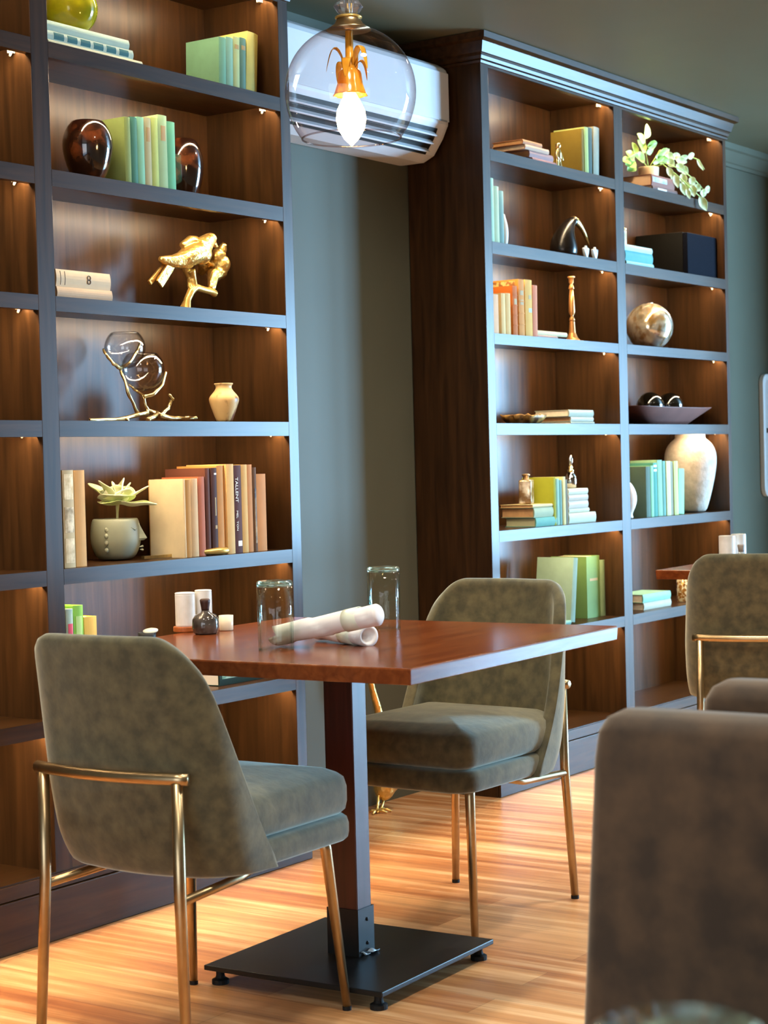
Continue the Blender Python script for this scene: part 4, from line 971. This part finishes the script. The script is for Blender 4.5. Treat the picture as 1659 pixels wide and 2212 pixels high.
# second shelf: speaker, lying teal books, bottle
A = atY(1485, 550, 0.035); B_ = atY(1574, 550, 0.035)
H = atY(1485, 500, 0.035).z - TOPS[1]
t = thing('speaker', 'large black speaker box on the second shelf of right bookcase', 'speaker', (A.x, 0.035, TOPS[1] + 0.0006))
wS = min(B_.x, 2.004) - A.x
M_SPK = mat('black_vinyl', '#100e0a', 0.6, var=0.15, scale=60, spec=0.2)
G().box(0, wS, 0.022, 0.245, 0.004, H).build('cabinet', M_SPK, t, bevel=0.002)
G().box(0.002, wS - 0.002, 0.0, 0.0215, 0.007, H - 0.003).build('grille', mat('navy_cloth', '#0b0d16', 0.95, var=0.2, scale=120, spec=0.1), t, bevel=0.003)
G().box(0.006, wS - 0.006, 0.03, 0.24, 0.0, 0.004).build('rubber_base', M_RUBBER, t)
gs = 'teal books lying left of the black speaker'
lie('pale aqua book at the bottom, left of the black speaker', 1352, 1411, TOPS[1], 0.020, 0.035, '#b7dcd4', 0.14, ypx=570, group=gs)
lie('teal book in the middle of the lying stack left of the black speaker', 1350, 1409, TOPS[1] + 0.0208, 0.040, 0.037, '#6fb3b3', 0.14, ypx=558, group=gs)
lie('pale mint book on top of the lying stack left of the black speaker', 1348, 1408, TOPS[1] + 0.0616, 0.024, 0.038, '#cfe4d6', 0.14, ypx=540, group=gs)
p = atY(1352, 515, 0.06)
t = thing('bottle', 'small pale bottle on the teal lying books next to the black speaker', 'bottle', (p.x, 0.075, TOPS[1] + 0.0862), 0.2)
G().box(-0.020, 0.020, -0.013, 0.013, 0, 0.062).build('bottle_body', mat('smoky_grey_glass', '#a8a488', 0.2, scale=30, col2='#e6e0c4'), t, bevel=0.004, seg=3)
G().lathe([(0.017, 0.062), (0.017, 0.070), (0.008, 0.074), (0.008, 0.082)], 16).build('bottle_cap', M_GOLDL, t, smooth=True)
# third shelf: big mercury sphere
c = atY(1402, 686, 0.135); r = 51.5 / ppm(c)
c.z = TOPS[2] + r * 0.975 + 0.0006
M_MERC2 = mat('antique_mercury_glass', '#c09a62', 0.14, 0.75, scale=34, col2='#fbf4e2', contrast=(0.40, 0.56), stretch=(1, 1, 0.7), detail=8)
tag(G().lathe([(r * max(0.22, math.cos(a)) if abs(a) > 1.5 else r * math.cos(a), r * math.sin(a)) for a in [(-1.35 + (PI / 2 + 1.35) * i / 26) for i in range(27)]], 44).build('glass_ball', M_MERC2, None, smooth=True, loc=c), 'large mottled gold mercury glass ball on the third shelf of right bookcase', 'glass ornament')
# fourth shelf: wooden bowl and two black balls
p = atY(1437, 897, 0.145); zb = TOPS[3] + 0.0006
wL = atY(1351, 880, 0.12).x; wR = atY(1517, 880, 0.12).x; ht = atY(1437, 878, 0.06).z - zb
M_BOWL = mat('rose_brown_bowl', '#6a443c', 0.5, var=0.15, scale=8)
hw_ = (wR - wL) / 2; cx_ = (wR + wL) / 2
def sq(h_x, h_y, z, n=9):
    o = []
    for i in range(40):
        a = 2 * PI * i / 40; ca, sa = math.cos(a), math.sin(a); e = 0.55
        o.append((h_x * abs(ca) ** e * (1 if ca >= 0 else -1), h_y * abs(sa) ** e * (1 if sa >= 0 else -1), z + 0.003 * math.cos(2 * a) * (z / max(ht, 1e-3))))
    return o
tag(G().loops([sq(hw_ * 0.50, 0.05, 0), sq(hw_ * 0.62, 0.065, ht * 0.25), sq(hw_ * 0.98, 0.115, ht * 0.97), sq(hw_ * 0.985, 0.116, ht), sq(hw_ * 0.95, 0.108, ht * 0.99), sq(hw_ * 0.6, 0.06, ht * 0.35), sq(hw_ * 0.3, 0.03, ht * 0.25)]).build('bowl', M_BOWL, None, smooth=True, loc=(cx_, 0.14, zb)), 'wide square rose brown bowl holding two black balls on right bookcase', 'bowl')
M_BALL = mat('black_gloss', '#0c0b08', 0.04, 0.3, var=0.2, scale=6, coat=1.0)
for px, y, lab, rp in ((1404, 0.15, 'left glossy black ball in the square rose brown bowl', 30), (1447, 0.14, 'right glossy black ball in the square rose brown bowl', 29)):
    q = atY(px, 877, y); r = rp / ppm(q)
    q.z = max(q.z, zb + ht * 0.28 + r)
    tag(G().ell((0, 0, 0), (r, r, r), n=36, m=20).build('ball', M_BALL, None, smooth=True, loc=(q.x, y, q.z)), lab, 'ball', 'black balls in the bowl')
# fifth shelf: small shell vase, green books, big white vase
M_SHELL = mat('white_shell', '#eee0d2', 0.5, var=0.06, scale=30, bump=0.8, bscale=22)
lathe_at('vase', 'small white textured urn left of the green books on right bookcase', 'vase', [(0.5, 0), (0.55, 0.04), (0.35, 0.12), (0.75, 0.28), (1.0, 0.5), (0.9, 0.72), (0.5, 0.92), (0.2, 1.0)], 1357, 1041, 1119, 40, 4, 0.05, M_SHELL)
GR = 'green books left of the big white vase'
for x0, x1, yt, col, lab, ln, yf in ((1396, 1405, 1008, '#6a8270', 'dark grey green book whose cover faces left beside the white urn', 0, 0.03), (1406, 1412, 1006, '#a8d8ac', 'light mint edged book right of the dark grey green one', 0, 0.03), (1412, 1420, 1000, '#5fa796', 'teal book with pale bands left of the tall pale green one', -0.01, 0.035),
        (1421, 1431, 994, '#9fc3a2', 'tallest pale green book with lime top in the row beside white vase', -0.01, 0.035), (1432, 1438, 996, '#84b5a5', 'narrow teal grey book in the middle of the row beside white vase', 0, 0.035), (1439, 1448, 996, '#dfe0aa', 'cream green book in the row beside the big white vase', 0, 0.03),
        (1448, 1454, 997, '#a9a48c', 'thin grey book between the cream and yellow ones beside white vase', 0, 0.035), (1454, 1463, 996, '#d8dc8c', 'yellow green book second from right beside the big white vase', 0.0, 0.03), (1466, 1478, 1013, '#a9d0a6', 'short mint book leaning against the big white vase', 0.05, 0.04)):
    stand(lab, x0, x1, yt, 4, yf, col, 0.125, ln, GR, ymid=1060, bands=[(0.84, 0.88, 0.1, 0.9, M_PRINTW), (0.92, 0.96, 0.1, 0.9, M_PRINTW)] if x0 == 1412 else None)
M_WV = mat('white_textured_ceramic', '#b9a998', 0.65, var=0.14, scale=34, bump=1.0, bscale=34, detail=6)
lathe_at('vase', 'big white textured ceramic vase at the right end of the fifth shelf, right bookcase', 'vase', [(0.5, 0), (0.58, 0.02), (0.72, 0.18), (0.9, 0.42), (1.0, 0.64), (0.98, 0.76), (0.85, 0.87), (0.62, 0.93), (0.56, 0.95), (0.57, 0.965), (0.57, 1.0), (0.50, 1.0), (0.46, 0.95)], 1492, 938, 1108, 114, 4, 0.12, M_WV, n=48)
# sixth shelf: lying mint books, mosaic glass
gs = 'mint and cream books lying under the far table corner'
lie('cream sided book at the bottom, lying left of the mosaic glass', 1390, 1449, z6, 0.030, 0.045, '#cfc6ae', 0.13, ypx=1310, group=gs)
lie('mint green book on top, lying left of the mosaic glass', 1388, 1448, z6 + 0.0308, 0.034, 0.045, '#9fcbb0', 0.135, ypx=1292, group=gs)
M_MOS = mat('gold_mosaic_glass', '#a8702c', 0.15, 0.4, scale=90, col2='#f4e2b4', contrast=(0.48, 0.54), detail=2)
lathe_at('candle_glass', 'gold mosaic glass cylinder on the sixth shelf under the far table corner', 'candle glass', [(0.95, 0), (1, 0.02), (1, 0.5), (1, 1.0), (0.9, 1.0), (0.88, 0.1)], 1476, 1246, 1303, 28, 5, 0.09, M_MOS, n=32, subd=0)

# ================================================================== ON THE DINING TABLE
M_TUMB = thin_glass('tumbler_glass', (0.98, 1.0, 0.985), (0.62, 0.78, 0.70), 0.01, 0.55)
M_TBASE = mat('green_tinted_glass_base', '#d2f0df', 0.03, 0.0, var=0.05, trans=0.95, ior=1.5)
def tumbler(label, loc, group='drinking glasses turned upside down'):
    t = thing('drinking_glass', label, 'glass', loc, 0, group)
    G().lathe([(0.0385, 0.0), (0.0395, 0.002), (0.0405, 0.08), (0.0405, 0.142), (0.0365, 0.142), (0.0365, 0.08), (0.0355, 0.0)], 48, cap0=False, cap1=False).build('wall', M_TUMB, t, smooth=True)
    G().lathe([(0.0400, 0.1425), (0.0408, 0.146), (0.0400, 0.153), (0.036, 0.1555), (0.01, 0.152)], 48).build('base', M_TBASE, t, smooth=True)
    G().tube([(0.0385 * math.cos(2 * PI * i / 48), 0.0385 * math.sin(2 * PI * i / 48), 0.0018) for i in range(49)], 0.0016, 8).build('lip', M_TUMB, t, smooth=True)
    return t
g1 = tumbler('upside down clear glass on the near side of the dining table, left of the napkins', (-2.385, -0.835, TZ + 0.0004))
dup(g1, (-1.880, -0.785, TZ + 0.0004), 0.4, 'upside down clear glass on the far side of the dining table, behind the napkins')
q = atD(1470, 2325, 0.83)
dup(g1, (q.x, q.y, TZ + 0.0004), 0.8, 'blurred upside down glass in the foreground at the bottom edge of the picture')
# rolled napkins
M_NAP = mat('white_paper_napkin', '#f1ece8', 0.8, var=0.02, scale=20, bump=0.35, bscale=14)
M_BAND = mat('pale_green_paper_band', '#e3e8d4', 0.8, var=0.02)
def roll(label, A, B, r0, r1, seed, band):
    rnd = random.Random(seed)
    d = B - A; t = thing('napkin_roll', label, 'napkin', A, 0, 'rolled napkins with cutlery')
    ax = d.normalized(); u = ax.cross(Vector((0, 0, 1))).normalized(); v = u.cross(ax)
    n = 36; L = []
    for k in range(25):
        s = k / 24; r = r0 + (r1 - r0) * s; loop = []
        for i in range(n):
            a = 2 * PI * i / n
            step = 0.0042 * (((a / (2 * PI)) + s * 2.2) % 1.0)      # wrapped edge winding round the roll
            rr = (r + step - 0.001) * (1 + 0.02 * math.sin(3 * a + seed))
            sq_ = 0.86
            off = 0.0
            if k == 0: off = -0.010 * math.sin(a * 1.5 + seed)
            loop.append(d * s + ax * off + u * rr * math.cos(a) + v * rr * math.sin(a) * sq_)
        L.append(loop)
    for rr, bk in (((0.72, -0.002), (0.45, -0.02), (0.2, -0.03)) if seed == 2 else ((0.90, 0.004), (0.6, 0.007), (0.15, 0.007))):
        L.append([d + ax * bk + u * r1 * rr * math.cos(2 * PI * i / n) + v * r1 * rr * math.sin(2 * PI * i / n) * 0.86 for i in range(n)])
    L.insert(0, [ax * 0.02 + u * r0 * 0.4 * math.cos(2 * PI * i / n) + v * r0 * 0.4 * math.sin(2 * PI * i / n) * 0.86 for i in range(n)])
    G().loops(L).build('napkin', M_NAP, t, smooth=True)
    s0, s1 = band
    L = []
    for s in (s0, (s0 + s1) / 2, s1):
        r = r0 + (r1 - r0) * s + 0.0022
        L.append([d * s + u * r * math.cos(2 * PI * i / n) * 1.015 + v * r * math.sin(2 * PI * i / n) * 0.88 for i in range(n)])
    G().loops(L, False, False).build('paper_band', M_BAND, t, smooth=True, solid=0.0006)
    return t
rr2 = 0.026
A2, B2 = atZ(684, 1363, TZ + 0.023), atZ(796, 1374, TZ + 0.023)
A2 = B2 + (A2 - B2).normalized() * 0.20
roll('short napkin roll underneath with its open end facing right', A2, B2, 0.020, rr2, 2, (0.55, 0.80))
A1 = atZ(600, 1372, TZ + 0.026); B1 = atZ(815, 1327, TZ + 0.078)
roll('long napkin roll on top, lying across the other roll', A1, B1, 0.026, 0.027, 5, (0.70, 0.84))
# condiment set
P_ = atZ(403, 1362, TZ)
M_TRAY = mat('orange_wood_tray', '#b0602e', 0.45, var=0.1, scale=20, stretch=(1, 8, 8))
M_MARBW = mat('white_marble_shaker', '#dcd8d0', 0.35, scale=12, col2='#f3f1ee', contrast=(0.35, 0.6), detail=7)
def put(px, py, dz=0.0): 
    q = atZ(px, py, TZ); return Vector((q.x, q.y, TZ + 0.0005 + dz))
tr_ = put(418, 1364); tr_ = Vector((-2.095, -0.375, TZ + 0.0005))
kk = 1 / ppm(tr_)
tq = put(400, 1365)
tq += FW * 0.012; tq.z = TZ + 0.0005
tray = tag(G().lathe([(0.030, 0), (0.031, 0.002), (0.031, 0.011), (0.030, 0.013)], 32).build('wooden_coaster', M_TRAY, None, smooth=False, loc=tq), 'small round orange wood coaster under the left marble shaker', 'coaster')
def shaker(label, loc, h, r):
    t = thing('shaker', label, 'shaker', loc, 0, 'white marble shakers')
    G().lathe([(r * 0.96, 0), (r, 0.003), (r, h - 0.006), (r * 0.97, h - 0.0045)], 36).build('body', M_MARBW, t, smooth=False)
    G().lathe([(r * 0.97, h - 0.0045), (r, h - 0.004), (r, h - 0.001), (r * 0.9, h)], 36).build('shaker_top', M_MARBW, t, smooth=False)
    return t
s1 = shaker('white marble shaker standing on the orange wood coaster', tq + Vector((0.001, 0, 0.0135)), 0.085, 0.0255)
q = put(440, 1352) + Vector((0.012, 0.0, 0)); q = tq + RT * 0.044 + FW * 0.03; q.z = TZ + 0.0005
shaker('white marble shaker behind the dark round bottle', q, 0.102, 0.0215)
q = put(443, 1371) + FW * 0.02; q.z = TZ + 0.0005
t = thing('oil_bottle', 'dark grey round bottle with a short stopper on the dining table', 'bottle', q)
M_DKB = mat('smoky_dark_glass', '#3a3430', 0.12, 0.1, scale=16, col2='#6a625c', coat=0.6)
G().lathe([(0.026, 0), (0.031, 0.004), (0.034, 0.018), (0.033, 0.036), (0.026, 0.047), (0.012, 0.053), (0.0095, 0.058)], 36).build('bottle_body', M_DKB, t, smooth=True)
G().lathe([(0.0095, 0.058), (0.010, 0.064), (0.0125, 0.078), (0.013, 0.084), (0.010, 0.087)], 20).build('stopper', mat('dark_cork', '#3d221a', 0.5, var=0.15, scale=40), t, smooth=True)
q = put(488, 1363) + FW * 0.014; q.z = TZ + 0.0005
t = thing('candle_cup', 'small cream tealight cup right of the dark round bottle', 'cup', q)
M_CUP = mat('cream_frosted_cup', '#efe3cc', 0.3, var=0.04)
G().lathe([(0.0165, 0), (0.0175, 0.002), (0.0185, 0.038), (0.0165, 0.038), (0.016, 0.028), (0.002, 0.027)], 30).build('cup', M_CUP, t, smooth=True)
G().lathe([(0.012, 0.0285), (0.012, 0.033), (0.002, 0.034)], 16).build('candle', mat('wax', '#f6efe0', 0.6, var=0.01), t)
q = Vector((-2.345, -0.415, TZ + 0.0005))
t = thing('sauce_dish', 'small black dish with a tilted pale lid at the back left table edge', 'dish', q)
G().lathe([(0.017, 0), (0.020, 0.003), (0.0215, 0.022), (0.0185, 0.022), (0.0175, 0.006), (0.002, 0.005)], 28).build('dish', M_BLACK, t, smooth=True)
G().lathe([(0.018, 0), (0.0185, 0.002), (0.012, 0.0045), (0.001, 0.005)], 24).build('lid', mat('pale_lid', '#cfd3c4', 0.35, var=0.04), t, smooth=True, loc=(0.008, -0.004, 0.0245), rot=(0.1, -0.22, 0))

# ---- shakers on the far table
T2 = Vector((0.825, -0.925, TZ))
q = atD(1571, 1190, 6.75); q.z = TZ + 0.0005
shaker('white ribbed shaker above the far right chair back, left one', (q.x, q.y, q.z), 0.115, 0.030)
q2 = q + RT * 0.052 + FW * 0.05; q2.z = TZ + 0.0005
shaker('white ribbed shaker above the far right chair back, right one', (q2.x, q2.y, q2.z), 0.118, 0.027)
q = atD(1592, 1190, 6.65); q.z = TZ + 0.0005
t = thing('cruet', 'small pale glass bottle right of the white shakers, above the far right chair', 'bottle', (q.x + 0.01, q.y - 0.012, q.z))
G().lathe([(0.026, 0), (0.031, 0.01), (0.032, 0.03), (0.026, 0.046), (0.012, 0.054), (0.010, 0.06)], 28).build('bottle_body', mat('pale_smoky_glass', '#c9cfd0', 0.1, var=0.05, trans=0.3), t, smooth=True)
G().lathe([(0.010, 0.06), (0.011, 0.068), (0.014, 0.082), (0.012, 0.086)], 20).build('stopper', mat('grey_cork', '#9a9088', 0.5, var=0.1, scale=40), t, smooth=True)

# ================================================================== GOLD CRANE on the floor in the gap
f0 = atZ(812, 1757, 0.0)
t = thing('crane_statue', 'gold crane statue standing on the floor between the bookcases', 'statue', (f0.x, f0.y, 0))
def RF(px, py, dy=0.0):
    q = atY(px, py, f0.y + dy); return Vector((q.x, f0.y + dy, q.z)) - Vector((f0.x, f0.y, 0))
k = 1 / ppm(f0)
g = G()
g.ell(RF(832, 1690), (27 * k, 26 * k, 40 * k), Euler((0, 0.25, 0)))
g.tube([RF(842, 1665), RF(838, 1620), RF(826, 1570), RF(816, 1530), RF(806, 1495), RF(800, 1470), RF(797, 1450)], [22 * k, 17 * k, 10.5 * k, 8.5 * k, 7.5 * k, 7 * k, 6 * k], 12)
g.ell(RF(797, 1442), (9 * k, 9 * k, 8 * k))
g.tube([RF(793, 1442), RF(770, 1448), RF(750, 1456)], [5 * k, 3.5 * k, 1 * k], 8)
g.build('body', M_GOLD, t, smooth=True, remesh=0.004)
g = G(); g.ell(RF(842, 1688, -0.012), (22 * k, 22 * k, 27 * k), Euler((0, 0.3, 0)))
g.build('wing', M_GOLDL, t, smooth=True)
for a, b, c_ in (((818, 1718), (815, 1745), (812, 1756)), ((830, 1722), (824, 1745), (822, 1757))):
    fz = RF(*c_); fz.z = 0.008
    g = G(); g.tube([RF(*a), RF(*b), fz], [3.2 * k, 2.6 * k, 3.2 * k], 8)
    for dx, dy in ((-0.035, -0.012), (0.012, -0.038), (0.03, 0.0), (-0.01, 0.02)):
        g.tube([fz, fz + Vector((dx * 0.6, dy * 0.6, 0.002)), fz + Vector((dx, dy, -0.004))], [4 * k, 3.2 * k, 2 * k], 6)
    g.build('leg', M_GOLD, t, smooth=True)

# ================================================================== WHITE FRAME at the right edge
q = atY(1646, 940, WALL_Y - 0.012)
zt, zb_ = atY(1650, 808, WALL_Y - 0.012).z, atY(1652, 1073, WALL_Y - 0.012).z
t = thing('wall_frame', 'white frame with rounded corners on the dark green wall at the right edge', 'picture frame', (q.x, WALL_Y, zb_))
Hf, Wf = zt - zb_, 0.40
def rr_(x0, x1, z0_, z1_, r):
    o = []
    for cx, cz_, a0 in ((x1 - r, z1_ - r, 0), (x0 + r, z1_ - r, PI / 2), (x0 + r, z0_ + r, PI), (x1 - r, z0_ + r, 1.5 * PI)):
        for i in range(7): o.append((cx + r * math.cos(a0 + i / 6 * PI / 2), cz_ + r * math.sin(a0 + i / 6 * PI / 2)))
    return o
G().loops([[(x, -0.001, z) for x, z in rr_(0, Wf, 0, Hf, 0.05)], [(x, -0.022, z) for x, z in rr_(0, Wf, 0, Hf, 0.05)], [(x, -0.026, z) for x, z in rr_(0.006, Wf - 0.006, 0.006, Hf - 0.006, 0.045)], [(x, -0.022, z) for x, z in rr_(0.03, Wf - 0.03, 0.03, Hf - 0.03, 0.035)], [(x, -0.014, z) for x, z in rr_(0.035, Wf - 0.035, 0.035, Hf - 0.035, 0.03)]]).build('frame', M_WHITEP, t, bevel=0.001)
G().prism(rr_(0.034, Wf - 0.034, 0.034, Hf - 0.034, 0.03), 'y', -0.016, -0.0145).build('panel', mat('white_panel', '#e4e4e8', 0.3, var=0.02), t)
for k in range(1):
    G().box(0.05, Wf - 0.08, -0.0172, -0.0162, Hf * (0.52 - 0.1 * k), Hf * (0.56 - 0.1 * k)).build('dark_mark', M_INK, t)
